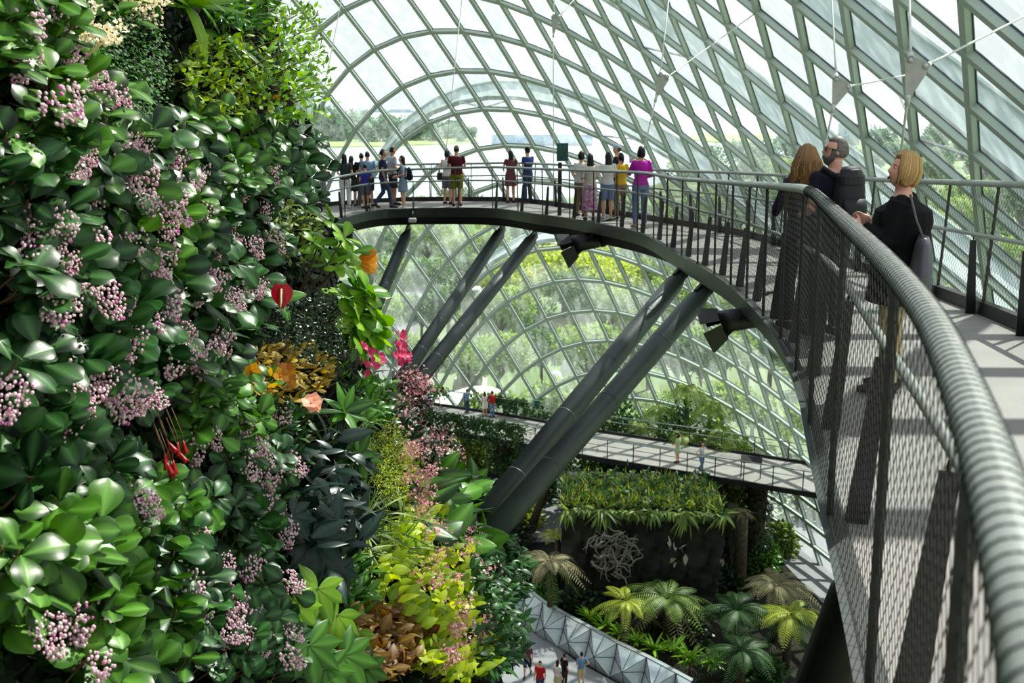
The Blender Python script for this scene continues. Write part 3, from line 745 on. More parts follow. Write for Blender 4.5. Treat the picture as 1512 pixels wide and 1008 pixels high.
FP = [
 far('woman in grey-blue top and patterned shorts, arms crossed, leftmost on the high bridge', 478, 230, 305, -1.3, top=C_['greyblue'], sleeve=0, bottom=C_['patterned'], bkind='shorts', arms=('cross', 'cross'), hstyle='pony'),
 far('woman with long dark hair, dark patterned top and white trousers, seen from behind', 511, 229, 308, .2, top=C_['darkpat'], sleeve=.5, bottom=C_['white'], arms=('bent', 'bent'), shoes=(220, 220, 220)),
 far('woman in black top and shorts just right of the white trousers', 521, 232, 305, -.3, top=C_['black'], sleeve=.5, bottom=C_['darkshort'], bkind='shorts', arms=('rail', 'rail')),
 far('dark-haired man in dark shirt half hidden behind the man in light blue', 536, 228, 304, .2, fem=False, top=C_['darknavy'], bottom=C_['grey'], hstyle='short', arms=('rail', 'rail')),
 far('man in light blue tee standing behind the boy', 545, 226, 306, .3, fem=False, top=C_['lightblue'], bottom=C_['darkshort'], bkind='shorts', hstyle='short', arms=('bent', 'rail')),
 far('boy in bright blue shirt and grey shorts', 541, 243, 308, .5, fem=False, top=C_['royal'], bottom=C_['grey'], bkind='shorts', hstyle='short', arms=('rail', 'bent')),
 far('man in striped navy polo and jeans walking right', 567, 223, 308, -1.4, fem=False, top=C_['navy'], bottom=C_['jeans'], hstyle='short', legs='walk', arms=('down', 'bent'), skin='m'),
 far('tall man in pale shirt and dark shorts behind the striped polo', 581, 219, 303, -1.0, fem=False, top=C_['palegrey'], bottom=C_['darkshort'], bkind='shorts', hstyle='bald', arms=('bent', 'down'), skin='m'),
 far('woman in pale patterned dress with a dark backpack, facing left', 596, 232, 309, 1.5, top=C_['floral'], bottom=C_['floral'], bkind='dress', hstyle='long', arms=('bent', 'bent'), shoes=(220, 220, 220)),
 far('woman in white top beside the man in maroon', 661, 224, 302, -.4, top=C_['white'], sleeve=0, bottom=C_['grey'], bkind='shorts', hstyle='bob', arms=('rail', 'back')),
 far('man in maroon tee, olive shorts and pale cap, back to camera', 675, 218, 305, .1, fem=False, top=C_['maroon'], bottom=C_['olive'], bkind='shorts', hstyle='short', hat=C_['khaki'], arms=('rail', 'rail')),
 far('woman in black and pink dress at the far rail', 754, 224, 300, .3, top=C_['blackpink'], sleeve=.4, bottom=C_['blackpink'], bkind='dress', arms=('rail', 'rail')),
 far('man in blue polo, jeans and dark cap at the far rail', 779, 220, 299, .7, fem=False, top=C_['blue'], bottom=C_['jeans'], hstyle='short', hat=C_['black'], arms=('rail', 'bent')),
 far('woman with short curly hair and a black strap, leftmost of the group of five', 857, 227, 320, -.5, top=C_['white'], sleeve=.5, bottom=C_['khaki'], hstyle='curly', arms=('bent', 'bent')),
 far('woman in long cream cardigan and flowered skirt, back to camera', 870, 230, 326, .1, top=C_['cream'], sleeve=.9, bottom=C_['flowerskirt'], bkind='longskirt', arms=('bent', 'bent')),
 far('woman with long black hair in white blouse and short denim skirt', 896, 228, 325, .2, top=C_['white'], sleeve=.6, bottom=C_['ltjeans'], bkind='shorts', arms=('bent', 'rail'), shoes=(225, 225, 220)),
 far('woman in yellow top and khaki trousers', 915, 229, 324, .4, top=C_['yellow'], sleeve=.5, bottom=C_['khaki'], hstyle='pony', arms=('rail', 'bent')),
 far('man in pale cap and navy shirt behind the yellow top', 910, 217, 317, 1.6, fem=False, top=C_['darknavy'], bottom=C_['jeans'], hstyle='short', hat=C_['palegrey'], arms=('bent', 'bent')),
 far('woman in bright magenta jacket and light jeans, holding up a phone', 944, 221, 337, .25, top=C_['magenta'], sleeve=.9, bottom=C_['ltjeans'], hstyle='bob', arms=('bent', 'phone'), shoes=(190, 170, 130)),
]
# three visitors close to the camera on the right
def near(label, u, v0, d, yaw, **kw):
    x = (u - 756) / FPX * d; p = np.array([x * 1.0, d, 0.0]); z = deck_z(p); r = ray(u, v0); top_z = r[2] / r[1] * d
    p = np.array([r[0] / r[1] * d, d, z + .004]); return person(label, p, yaw, (top_z - z) / 1.015, fine=True, **kw)
TT = near('woman with long wavy golden-brown hair and purple top, seen from behind', 1193, 214, 8.7, .12, skin='f', top=C_['purple'], sleeve=.9, bottom=C_['darknavy'], hair='long', hstyle='wave', arms=('bent', 'rail'))
UU = near('bearded grey-haired man in sunglasses and navy shirt, wearing a black backpack', 1238, 199, 8.3, .30, skin='f', fem=False, top=C_['darknavy'], sleeve=.5, bottom=C_['darkshort'], hair='grey', hstyle='short', arms=('bent', 'bent'), look=(1.15, .12), glasses=True)
VV = near('laughing blonde woman in loose black top and cream trousers with raised hands', 1342, 223, 6.2, 1.05, skin='f', top=C_['black'], sleeve=.9, bottom=C_['tan'], hair='blonde', hstyle='bob', arms=('palm', 'palm'), look=(.55, .18), coat=True)
# beard, open mouth
def headpt(t, p):
    j = t['_j']; hc = np.array(j[12:15]); return hc
def add_face(t, look, kind, H):
    s = H / 1.75; hc = np.array(t['_j'][12:15]); cy, sy_ = math.cos(look[0]), math.sin(look[0]); cp, sp_ = math.cos(look[1]), math.sin(look[1])
    RH = np.array([[cy, -sy_, 0], [sy_, cy, 0], [0, 0, 1]]) @ np.array([[1, 0, 0], [0, cp, -sp_], [0, sp_, cp]]); hd = lambda p: hc + (np.asarray(p, float) * s) @ RH.T
    mb = MB()
    if kind == 'beard':
        r = HV / np.array([.074, .094, .118]); k = np.full(len(HV), .86)
        k = np.where((r[:, 2] < -.42) & (r[:, 1] > -.05), 1.11, k); k = np.where((r[:, 2] >= -.42) & (r[:, 2] < .25) & (np.abs(r[:, 0]) > .80) & (r[:, 1] > -.05), 1.06, k)
        mb.add(hd(HV * k[:, None]), HF); mb.sphere(hd((0, .092, -.046)), np.array((.030, .010, .007)) * s, 10, 6, R=RH)
        queue(mb, .006, 'beard', HAIRB['grey'], t, 2)
    else:
        mb.sphere(hd((0, .092, -.062)), np.array((.018, .006, .012)) * s, 12, 7, R=RH); mb.build('mouth', M['eye'], t, org=(0, 0, 0)); m2 = MB(); m2.box(hd((0, .097, -.055)), np.array((.026, .003, .006)) * s, RH, bev=.001); m2.build('teeth', M['eyew'], t, org=(0, 0, 0))
add_face(UU, (1.15, .12), 'beard', 1.7); add_face(VV, (.55, .18), 'mouth', 1.57)
# lower walkway and ground
def low(label, u, v0, v1, z, yaw, sc=1.0, **kw):
    p = on_z(u, v1, z); zc = p[1] * CP - p[2] * SP; el = math.atan2(-p[2], p[1]); H = (v1 - v0) / FPX * zc / math.cos(el + 0) * sc
    return person(label, p + [0, 0, .005], yaw, min(1.85, max(1.0, H)), **kw)
low('person in blue denim holding up a phone on the left of the lower walkway', 690, 575, 609, -20, .8, fem=False, top=C_['ltjeans'], sleeve=.9, bottom=C_['jeans'], hstyle='short', arms=('phone', 'phone'))
low('woman in white dress on the lower walkway beside the red shirt', 716, 578.5, 614.5, -20, .4, top=C_['white'], bottom=C_['white'], bkind='dress', arms=('phone', 'bent'))
low('man in red shirt and jeans on the lower walkway', 727, 577.5, 616, -20, .5, fem=False, top=C_['red'], bottom=C_['ltjeans'], hstyle='short', arms=('phone', 'bent'), skin='m')
person('child in lilac shirt crouching at the left end of the lower walkway', on_z(633, 604, -20), .6, 1.35, fem=False, top=C_['lilac'], bottom=C_['grey'], hstyle='short', legs='crouch', arms=('rail', 'rail'))
low('woman in pale green dress standing on the sunny lower walkway', 1000, 641, 683, -20, .9, top=C_['lightgreen'], bottom=C_['lightgreen'], bkind='dress', hstyle='bob', arms=('bent', 'bent'))
low('woman in white top and pale jeans posing with arms spread on the lower walkway', 1035, 653.5, 697, -20, -2.6, top=C_['white'], sleeve=.6, bottom=C_['ltjeans'], legs='walk', arms=('out', 'out'))
low('woman in dark shirt and blue shorts on the ground path, highest of the group', 779, 952, 998, -25.95, 2.9, top=C_['blackpink'], bottom=C_['navy'], bkind='shorts', hstyle='pony', arms=('down', 'down'), legs='walk')
low('man in red shirt at the bottom of the ground path', 797, 979, 1028, -25.95, 2.7, fem=False, top=C_['red'], bottom=C_['jeans'], hstyle='short')
low('woman in white top and tan skirt on the ground path', 823, 977, 1023, -25.95, -.8, top=C_['white'], bottom=C_['tan'], bkind='skirt')
low('person in black with white bag beside the woman in white on the ground path', 833, 968, 1014, -25.95, -.9, fem=False, top=C_['black'], bottom=C_['darkshort'], hstyle='short')
low('person in pale blue shirt nearest the silver planter wall', 858, 966, 1012, -25.95, .2, fem=False, top=C_['lightblue'], bottom=C_['tan'], bkind='shorts', hstyle='short', arms=('hip', 'bent'))
flush_people()
# bags and packs
def pack(label, t, w, h, dp, m, z):
    p = wpt(t, (0, -.11 - dp / 2, z)); o = thing('backpack', label, 'backpack', p); o.rotation_euler = t.rotation_euler; mb = MB(); rings = []
    for k in range(7):
        f = k / 6; q = math.sin(PI * (.14 + .74 * f)) ** .5; rings.append((-h / 2 + h * f, w / 2 * q * (1 - .12 * f), dp / 2 * q * (1.15 - .4 * f)))
    loft(mb, rings, 20); mb.build('bag_body', m, o, org=(0, 0, 0)); mb = MB(); loft(mb, [(-h * .40, w * .30, dp * .2, 0, -dp * .42), (-h * .34, w * .36, dp * .27, 0, -dp * .45), (-h * .1, w * .36, dp * .25, 0, -dp * .45), (h * .02, w * .32, dp * .16, 0, -dp * .40)], 18); mb.build('pocket', m, o, smooth=True, org=(0, 0, 0))
    mb = MB(); loft(mb, [(h * .24, w * .40, dp * .42, 0, -.01), (h * .36, w * .38, dp * .40, 0, -.005), (h * .46, w * .29, dp * .30, 0, 0), (h * .51, w * .14, dp * .14, 0, .01)], 18); mb.build('top_flap', m, o, smooth=False, org=(0, 0, 0))
    for q in (1, -1):
        mb = MB(); mb.tube([(q * w * .28, dp * .4, h * .34), (q * w * .40, dp * .5 + .10, .235), (q * w * .46, dp * .5 + .25, .10), (q * w * .46, dp * .5 + .22, -.08), (q * w * .36, dp * .5, -h * .34)], .018, 6, sq=(1.6, .5)); mb.build('shoulder_strap', m, o, org=(0, 0, 0))
    return o
M['bagblack'] = mat('black_nylon', (20, 22, 26), .55, var=.2, scale=14, bump=.3, bscale=30); M['baggrey'] = mat('grey_leather', (96, 98, 104), .4, var=.08, scale=6)
pack('large black backpack on the back of the bearded man', UU, .31, .52, .19, M['bagblack'], 1.19); pack('small dark backpack on the woman in the pale patterned dress', FP[8], .28, .38, .16, C_['darknavy'], 1.15 * .9)
j = VV['_j']; sw_ = wpt(VV, (j[9] - .02, j[10] - .05, j[11] + .04)); b = wpt(VV, (j[9] - .10, j[10] - .16, .86)); t = thing('shoulder_bag', 'slouchy grey leather bag hanging from the blonde woman\'s shoulder', 'bag', b); t.rotation_euler = (0, 0, VV.rotation_euler[2] + .2); mb = MB()
loft(mb, [(-.20, .17, .055), (-.19, .19, .07), (0, .17, .065), (.15, .125, .045), (.19, .11, .03)], 20); mb.build('bag_body', M['baggrey'], t, org=(0, 0, 0)); mb = MB(); loc = lambda w_: rotz(-t.rotation_euler[2]) @ (np.asarray(w_) - b)
for q in (1, -1): mb.tube([(q * .09, 0, .17), loc(sw_) * .55 + np.array([q * .05, 0, .06]), loc(sw_) + np.array([q * .012, 0, .02])], .008, 6)
mb.build('strap', M['baggrey'], t, org=(0, 0, 0))
b = wpt(FP[9], (-.22, -.05, .86)); t = thing('handbag', 'small black bag at the side of the woman in white top by the maroon shirt', 'bag', b); mb = MB(); loft(mb, [(-.12, .08, .04), (-.11, .10, .05), (.08, .09, .045), (.11, .07, .03)], 14); mb.build('bag_body', M['bagblack'], t, org=(0, 0, 0)); mb = MB(); mb.tube([(-.06, 0, .09), (-.03, 0, .22), (.03, 0, .22), (.06, 0, .09)], .007, 5); mb.build('strap', M['bagblack'], t, org=(0, 0, 0))
j = FP[18]['_j']; b = wpt(FP[18], (j[3], j[4] + .09, j[5] + .09)); t = thing('phone', 'phone held up by the woman in magenta', 'phone', b); mb = MB(); mb.box((0, 0, 0), (.075, .009, .15), bev=.003); mb.build('phone_body', M['black'], t, smooth=False, org=(0, 0, 0)); mb = MB(); mb.box((0, -.0052, 0), (.066, .001, .135)); mb.build('screen', M['bluew'], t, smooth=False, org=(0, 0, 0)); t.rotation_euler = FP[18].rotation_euler
# ------------------------------------------------------------------ leaves, batched
PROF = {
    'obovate': lambda u: np.sin(PI * np.clip(u, 0, 1) ** 1.6) ** 0.6,
    'ovate': lambda u: np.sin(PI * np.clip(u, 0, 1) ** 0.72) ** 0.85,
    'lance': lambda u: np.sin(PI * np.clip(u, 0, 1) ** 0.9) ** 1.1,
    'strap': lambda u: np.clip(u * 7, 0.15, 1) * (1 - np.clip(u, 0, 1) ** 3.5) ** 0.8,
    'heart': lambda u: np.sqrt(np.clip(u, 0, 1)) ** 0.6 * (1 - np.clip(u, 0, 1) ** 1.6) ** 0.9 * 1.25 + 0.02,
}
def leaf_grid(shape, nu, hi):
    u = np.linspace(0, 1, nu + 1); u = u ** 0.9
    v = np.array([-1, -0.55, -0.07, 0.07, 0.55, 1.0]) if hi else np.array([-1, 0, 1.0])
    U, Vv = np.meshgrid(u, v, indexing='ij')
    pr = np.maximum(PROF[shape](U), 0.03)
    mid = ((np.abs(Vv) < 0.1) * 1.0) if hi else ((np.abs(Vv) < 0.1) * 0.5)
    nv = len(v); a = np.arange(nu)[:, None] * nv + np.arange(nv - 1)[None]; a = a.ravel()
    return U.ravel(), Vv.ravel(), pr.ravel(), mid.ravel(), np.stack([a, a + 1, a + nv + 1, a + nv], 1)

def unit(V): return V / (np.linalg.norm(V, axis=1)[:, None] + 1e-12)

def leaves(mb, P, D, N, L, W, shape='obovate', curl=0.25, fold=0.2, tint=None, nu=6, hi=True, cup=0.12):
    P = np.asarray(P, float).reshape(-1, 3); k = len(P)
    if k == 0: return
    D = unit(np.broadcast_to(np.asarray(D, float), (k, 3)).copy()); N = np.broadcast_to(np.asarray(N, float), (k, 3)).copy()
    N = N - D * (N * D).sum(1)[:, None]; N = unit(N + 1e-9); B = np.cross(D, N)
    L = np.broadcast_to(np.asarray(L, float), (k,)); W = np.broadcast_to(np.asarray(W, float), (k,))
    curl = np.broadcast_to(np.asarray(curl, float), (k,)); fold = np.broadcast_to(np.asarray(fold, float), (k,))
    if tint is None: tint = rng.random(k)
    tint = np.broadcast_to(np.asarray(tint, float), (k,))
    U, Vv, pr, mid, F = leaf_grid(shape, nu, hi); q = len(U)
    x = L[:, None] * U * (1 - 0.12 * np.abs(curl)[:, None] * U)
    y = W[:, None] / 2 * pr * Vv
    z = -curl[:, None] * L[:, None] * U ** 2 + fold[:, None] * W[:, None] / 2 * pr * np.abs(Vv) - cup * W[:, None] * pr * Vv ** 4
    V = P[:, None] + D[:, None] * x[..., None] + B[:, None] * y[..., None] + N[:, None] * z[..., None]
    FF = (F[None] + (np.arange(k) * q)[:, None, None]).reshape(-1, 4)
    mb.add(V.reshape(-1, 3), FF, np.repeat(tint, q), np.tile(mid, k))

def rvec(k, s=1.0): return rng.normal(size=(k, 3)) * s

# ------------------------------------------------------------------ the planted wall on the left
def wall_x(y, z):
    y = np.asarray(y, float); z = np.asarray(z, float)
    return -2.06 - 0.021 * np.maximum(0, y - 7.5) ** 2 + np.where(z < 0, 0.068 * np.minimum(-z, 5.5) ** 2, -0.25 * z)
def wall_n(p):
    e = 0.05; gy = (wall_x(p[1] + e, p[2]) - wall_x(p[1] - e, p[2])) / (2 * e); gz = (wall_x(p[1], p[2] + e) - wall_x(p[1], p[2] - e)) / (2 * e)
    return nrm((1.0, -float(gy), -float(gz)))
def wall_hit(u, v):
    r = ray(u, v); t = np.arange(1.6, 34, 0.05); Q = r[None] * t[:, None]
    g = Q[:, 0] - wall_x(Q[:, 1], Q[:, 2]); ok = np.where(g < 0)[0]
    k = ok[0] if len(ok) else int(np.argmin(g[(t > 4)] / t[t > 4])) + int((t <= 4).sum())
    return Q[k]
ys = np.concatenate([np.linspace(-3, 10, 40), np.linspace(10.5, 32, 44)]); zs = np.concatenate([np.linspace(4.5, -6, 46), np.linspace(-7, -26, 20)])
V = np.array([(float(wall_x(y, z)) - 0.08 + 0.06 * math.sin(5 * y + 3 * z) * math.cos(4 * z - y), y, z) for y in ys for z in zs])
nz = len(zs); F = [(a * nz + b, a * nz + b + 1, (a + 1) * nz + b + 1, (a + 1) * nz + b) for a in range(len(ys) - 1) for b in range(nz - 1)]
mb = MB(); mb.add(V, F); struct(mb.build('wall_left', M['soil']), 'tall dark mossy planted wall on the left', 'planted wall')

M['med'] = leaf_mat('glossy_leaf', (9, 32, 15), (50, 98, 38), 0.36, 0.16, 0.34, 0.38)
M['med2'] = leaf_mat('glossy_leaf_fresh', (14, 48, 16), (84, 138, 36), 0.36, 0.2, 0.34, 0.4)
M['pinkb'] = leaf_mat('pink_buds', (246, 226, 226), (218, 112, 184), 0.5, 0.12, 0.0)
M['pinkp'] = leaf_mat('pale_pink_petals', (240, 206, 200), (206, 128, 146), 0.6, 0.2, 0.0)
M['whitef'] = leaf_mat('white_petals', (255, 250, 232), (240, 226, 190), 0.6, 0.2, 0.0)
M['moss'] = leaf_mat('maidenhair', (20, 66, 16), (70, 136, 34), 0.6, 0.25, 0.0)
M['lime'] = leaf_mat('lime_leaf', (110, 148, 24), (206, 220, 60), 0.45, 0.4, 0.15)
M['ygreen'] = leaf_mat('yellow_green_leaf', (88, 124, 30), (190, 196, 66), 0.45, 0.35, 0.15)
M['ygreen2'] = leaf_mat('yellow_green_climber_leaf', (64, 112, 24), (176, 204, 66), 0.45, 0.4, 0.15)  # the climber's own yellow-green leaf colours
M['dark'] = leaf_mat('dark_small_leaf', (12, 28, 14), (52, 82, 40), 0.35, 0.15, 0.0)
M['blueg'] = leaf_mat('blue_green_leaf', (8, 22, 18), (26, 56, 44), 0.34, 0.1, 0.2, 0.5)
M['mid'] = leaf_mat('mid_green_leaf', (22, 66, 20), (96, 150, 52), 0.35, 0.3, 0.2)
M['bright'] = leaf_mat('bright_leaf', (58, 122, 22), (160, 206, 60), 0.3, 0.3, 0.15)
M['orange'] = leaf_mat('orange_leaf', (190, 110, 20), (226, 168, 40), 0.4, 0.35, 0.1)
M['ochre'] = leaf_mat('ochre_leaf', (120, 92, 30), (206, 176, 70), 0.5, 0.35, 0.2)
M['rust'] = leaf_mat('russet_leaf', (92, 50, 24), (150, 120, 50), 0.5, 0.3, 0.2)
M['red'] = leaf_mat('red_petal', (150, 14, 22), (196, 30, 34), 0.35, 0.2, 0.0)
M['magenta'] = leaf_mat('magenta_petal', (196, 24, 84), (240, 90, 140), 0.45, 0.25, 0.0)
M['peach'] = leaf_mat('peach_petal', (240, 180, 150), (246, 206, 180), 0.5, 0.3, 0.1)
M['cream'] = leaf_mat('cream_spadix', (230, 210, 150), (240, 220, 170), 0.5, 0.0, 0.0)
M['fern'] = leaf_mat('fern_leaf', (52, 84, 34), (150, 172, 82), 0.5, 0.3, 0.0)
M['fernd'] = leaf_mat('fern_dark', (24, 56, 26), (76, 118, 56), 0.5, 0.3, 0.0)
M['fernb'] = leaf_mat('fern_brown', (112, 104, 72), (176, 168, 128), 0.6, 0.2, 0.0)
M['ferny'] = leaf_mat('fern_yellow', (120, 150, 40), (210, 214, 90), 0.5, 0.35, 0.0)

def region_pts(c, r, n, off=(0.05, 0.3), power=0.5):
    """n random points inside an ellipse seen from the path, each on the wall and lifted off it"""
    P, NN = [], []
    for _ in range(n):
        a = rnd.random() * 2 * PI; q = rnd.random() ** power
        p = wall_hit(c[0] + r[0] * q * math.cos(a), c[1] + r[1] * q * math.sin(a)); nn = wall_n(p)
        P.append(p + nrm(nn * .35 - nrm(p) * .8) * rnd.uniform(*off)); NN.append(nn)
    return np.array(P), np.array(NN)

def berry_cluster(n, L, R, br, seedv):
    """hanging panicle of round buds on a thin axis, hanging from its own origin"""
    rr = np.random.default_rng(seedv); mb = MB()
    for _ in range(n):
        h = rr.random() ** 0.8; ang = rr.random() * 2 * PI; q = R * (0.35 + 0.65 * math.sin(PI * min(1, h * 0.8 + 0.2))) * rr.random() ** 0.5
        p = np.array([q * math.cos(ang) + 0.04 * h * L, q * math.sin(ang), -L * (0.12 + 0.88 * h)])
        t = 1.0 if rr.random() < 0.07 else rr.random() ** 1.5 * 0.5
        s = br * rr.uniform(0.7, 1.25); mb.sphere(p, (s, s, s * 1.2), 6, 4, tint=t)
    return mb.mesh('flower_cluster', M['pinkb'])
CLUS = [berry_cluster(80, 0.18, 0.055, 0.0062, 1), berry_cluster(120, 0.22, 0.07, 0.0062, 2), berry_cluster(50, 0.13, 0.05, 0.0066, 3), berry_cluster(100, 0.15, 0.085, 0.0060, 4)]

def medinilla(label, c, r, nw, Lf, nfl, mk='med', nleaf=(4, 7), off=(0.08, 0.42), fsc=1.0):
    base = wall_hit(*c); t = thing('medinilla_shrub', label, 'shrub', base, 'pink flowering shrubs on the wall')
    P, NN = region_pts((max(c[0], r[0] * .35 - 40), c[1]), r, nw, off)
    mb, ms = MB(), MB()
    for p, n_ in zip(P, NN):
        ax = nrm(n_ * 0.5 + np.array([0.0, -0.45, 0.75]) + np.array([rnd.gauss(0, .35) for _ in range(3)]))
        R = frame(ax); k = rnd.randint(*nleaf); ph = rnd.random() * 6.28
        for q in range(k):
            lvl = q // 2; a = ph + (q % 2) * PI + lvl * 1.5 + rnd.gauss(0, .25); el = rnd.uniform(0.0, 0.75)
            d = R @ np.array([math.cos(a) * math.cos(el), math.sin(el), math.sin(a) * math.cos(el)])
            nn = R @ np.array([-math.cos(a) * math.sin(el), math.cos(el), -math.sin(a) * math.sin(el)])
            L = Lf * rnd.uniform(0.7, 1.2)
            tn = min(1, max(0, rnd.gauss(0.42, 0.25)))
            leaves(mb, [p - ax * 0.03 * lvl + d * 0.02], [d], [nn], L, L * rnd.uniform(0.66, 0.84), 'obovate', rnd.uniform(0.05, 0.4), rnd.uniform(0.1, 0.35), tn, nu=7)
        foot = p - n_ * rnd.uniform(0.12, 0.22) - np.array([0, 0, 0.12]); ms.tube([foot, (foot + p) / 2 + np.array([0, 0, -0.03]), p - ax * 0.02, p + ax * 0.01], [0.006, 0.005, 0.004, 0.003], 5)
    mb.build('foliage', M[mk], t); ms.build('branch', M['stem'], t)
    for q in range(nfl):
        p, n_ = region_pts(c, (r[0] * 0.9, r[1] * 0.9), 1, (off[1] * 0.75, off[1] * 1.25))
        o = bpy.data.objects.new('flower_cluster', CLUS[rnd.randrange(4)]); COL.objects.link(o); o.parent = t
        o.location = tuple(p[0] - base); o.rotation_euler = (rnd.gauss(0, .35), rnd.gauss(0.2, .35), rnd.random() * 6.28); s = fsc * rnd.uniform(0.75, 1.2); o.scale = (s, s, s)
    return t

MED = [
 ('leafy shrub in the extreme top left corner with few pink buds', (12, 25), (60, 60), 12, .12, 2, 'med2'),
 ('green shrub with pink buds filling the top left corner', (25, 110), (75, 110), 17, .125, 5, 'med2'),
 ('dark glossy shrub at the left edge below the top left corner', (20, 265), (80, 75), 14, .125, 4, 'med'),
 ('broad-leaved shrub with pink sprays just left of the hanging green moss', (95, 185), (75, 75), 15, .125, 5, 'med2'),
 ('large-leaved shrub directly below the hanging green moss', (190, 235), (85, 55), 18, .14, 4, 'med'),
 ('dense green shrub right of centre under the small-leaved climber', (300, 220), (85, 55), 20, .125, 3, 'med2'),
 ('glossy shrub at the right edge of the wall beside the bridge end', (412, 245), (52, 60), 18, .15, 4, 'med'),
 ('shrub with pinkest buds, left of the middle of the wall', (215, 335), (80, 60), 18, .14, 11, 'med2'),
 ('shrub with upright paddle leaves at the left edge, above hanging pink buds', (45, 380), (75, 65), 14, .14, 6, 'med'),
 ('shrub with big pale-rimmed leaves and pink buds beneath, left of centre', (150, 425), (75, 70), 16, .15, 10, 'med'),
 ('dark shrub with hanging buds left of the red heart-shaped flower', (320, 340), (75, 75), 21, .125, 8, 'med'),
 ('shrub with drooping leaves and long violet-pink sprays, left of the ochre patch', (295, 460), (70, 75), 16, .15, 9, 'med'),
 ('shadowed shrub with heavy pink clusters above the red tubular flowers', (160, 540), (95, 55), 15, .13, 12, 'med'),
 ('shadowed dark shrub at the left edge beside heavy pink clusters', (35, 545), (75, 80), 13, .135, 6, 'med'),
 ('very dark shrub in shade around the red tubular flowers', (75, 665), (105, 65), 16, .12, 1, 'med'),
 ('fresh green shrub right of the red tubular flowers', (320, 620), (75, 65), 22, .115, 6, 'med2'),
 ('small-leaved green shrub below the red tubular flowers', (185, 755), (85, 55), 18, .11, 2, 'med2'),
 ('green shrub with pink buds left of the dark blue-green plant', (345, 730), (60, 70), 21, .115, 6, 'med'),
 ('bright large-leaved shrub at the lower left edge', (45, 850), (80, 85), 18, .14, 2, 'med2'),
 ('dark shrub with few pink buds, low, left of the big lobed leaf', (290, 840), (85, 75), 22, .115, 8, 'med'),
 ('sunlit shrub along the bottom left of the frame', (150, 935), (110, 80), 24, .125, 4, 'med2'),
 ('low shrub with a broad pink spray at the bottom, left of the pointed yellow-green plant', (340, 945), (80, 70), 22, .105, 12, 'med'),
]
for lb, c, r, nw, Lf, nfl, mk in MED: medinilla(lb, c, (r[0] * 1.15, r[1] * 1.1), int(nw * 2.0), Lf * 1.1, max(1, int(nfl * 1.0)), mk)

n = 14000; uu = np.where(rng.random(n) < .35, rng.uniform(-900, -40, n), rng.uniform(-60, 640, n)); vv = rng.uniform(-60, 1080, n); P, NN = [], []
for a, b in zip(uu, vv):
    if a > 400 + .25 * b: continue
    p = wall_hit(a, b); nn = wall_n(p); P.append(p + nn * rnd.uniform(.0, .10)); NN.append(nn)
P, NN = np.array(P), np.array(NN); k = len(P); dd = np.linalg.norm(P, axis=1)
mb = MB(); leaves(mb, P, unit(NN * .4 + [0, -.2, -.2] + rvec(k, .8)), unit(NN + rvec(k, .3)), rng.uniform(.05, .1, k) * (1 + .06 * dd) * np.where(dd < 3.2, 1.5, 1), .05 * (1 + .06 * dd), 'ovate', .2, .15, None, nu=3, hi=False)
M['cover'] = leaf_mat('ground_cover_leaf', (6, 15, 7), (28, 50, 20), .8, .12, 0, .2)  # filler leaves coloured very dark to put shade between the shrubs
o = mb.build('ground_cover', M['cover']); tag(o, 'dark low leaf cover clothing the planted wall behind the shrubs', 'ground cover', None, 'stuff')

# ------------------------------------------------------------------ other plants on the wall
def clump(name, label, cat, c, r, n, shape, L, wr, mk, off=(0.05, 0.3), up=0.4, out=0.8, jit=0.6, curl=0.25, fold=0.15, hi=False, nu=4, stem=None, group=None, droop=0.0, part='foliage'):
    base = wall_hit(*c); t = thing(name, label, cat, base, group)
    P, NN = region_pts(c, r, n, off)
    D = unit(NN * out + np.array([0, -0.15, up - droop]) + rvec(n, jit)); Nn = unit(NN * 0.6 + np.array([0, -0.25, 0.7]) + rvec(n, 0.25))
    Ls = L * rng.uniform(0.65, 1.25, n)
    mb = MB(); leaves(mb, P, D, Nn, Ls, Ls * wr * rng.uniform(0.85, 1.15, n), shape, rng.uniform(0, curl * 2, n), fold, None, nu, hi)
    mb.build(part, M[mk], t)
    if stem:
        ms = MB()
        for p, n_ in list(zip(P, NN))[::max(1, n // 40)]: ms.tube([p - n_ * 0.3 + np.array([0, 0, -0.05]), p - n_ * 0.1, p], [0.006, 0.004, 0.002], 4)
        ms.build('stem', M[stem], t)
    return t

def add_flowers(t, c, r, n, mk, size, petals=5, off=(0.25, 0.45), part='flower', sphere=False):
    """each flower is a part of its plant"""
    base = np.array(t.location)
    P, NN = region_pts(c, r, n, off)
    for p, n_ in zip(P, NN):
        mb = MB(); ax = nrm(n_ + np.array([0, -0.5, 0.2]) + np.array([rnd.gauss(0, .4) for _ in range(3)])); R = frame(ax); ph = rnd.random() * 6
        for q in range(petals):
            a = ph + q * 2 * PI / petals; d = R @ np.array([math.cos(a) * .85, .5, math.sin(a) * .85])
            leaves(mb, [p], [d], [ax], size, size * .8, 'obovate', .2, .2, rnd.random(), nu=3, hi=False)
        mb.sphere(p + ax * size * .15, size * .12, 6, 4, tint=0.9)
        o = mb.build(part, M[mk], t)

def spray(t, c, r, n, mk, k, fs, spread, off=(0.2, 0.45), part='flower_cluster'):
    """clusters of many tiny petals (begonia sprays), each cluster one part"""
    P, NN = region_pts(c, r, n, off)
    for p, n_ in zip(P, NN):
        mb = MB(); C_ = p + rvec(k, spread) * np.array([1, 1, 0.7]); D = unit(rvec(k) + n_ * 0.8)
        for s in range(2): leaves(mb, C_, unit(D + rvec(k, .7)), unit(n_ + rvec(k, .5)), fs, fs * 0.9, 'obovate', 0.1, 0.2, None, nu=2, hi=False)
        mb.tube([p - n_ * 0.15 + np.array([0, 0, -.08]), p], 0.003, 4, tint=1.0)
        mb.build(part, M[mk], t)

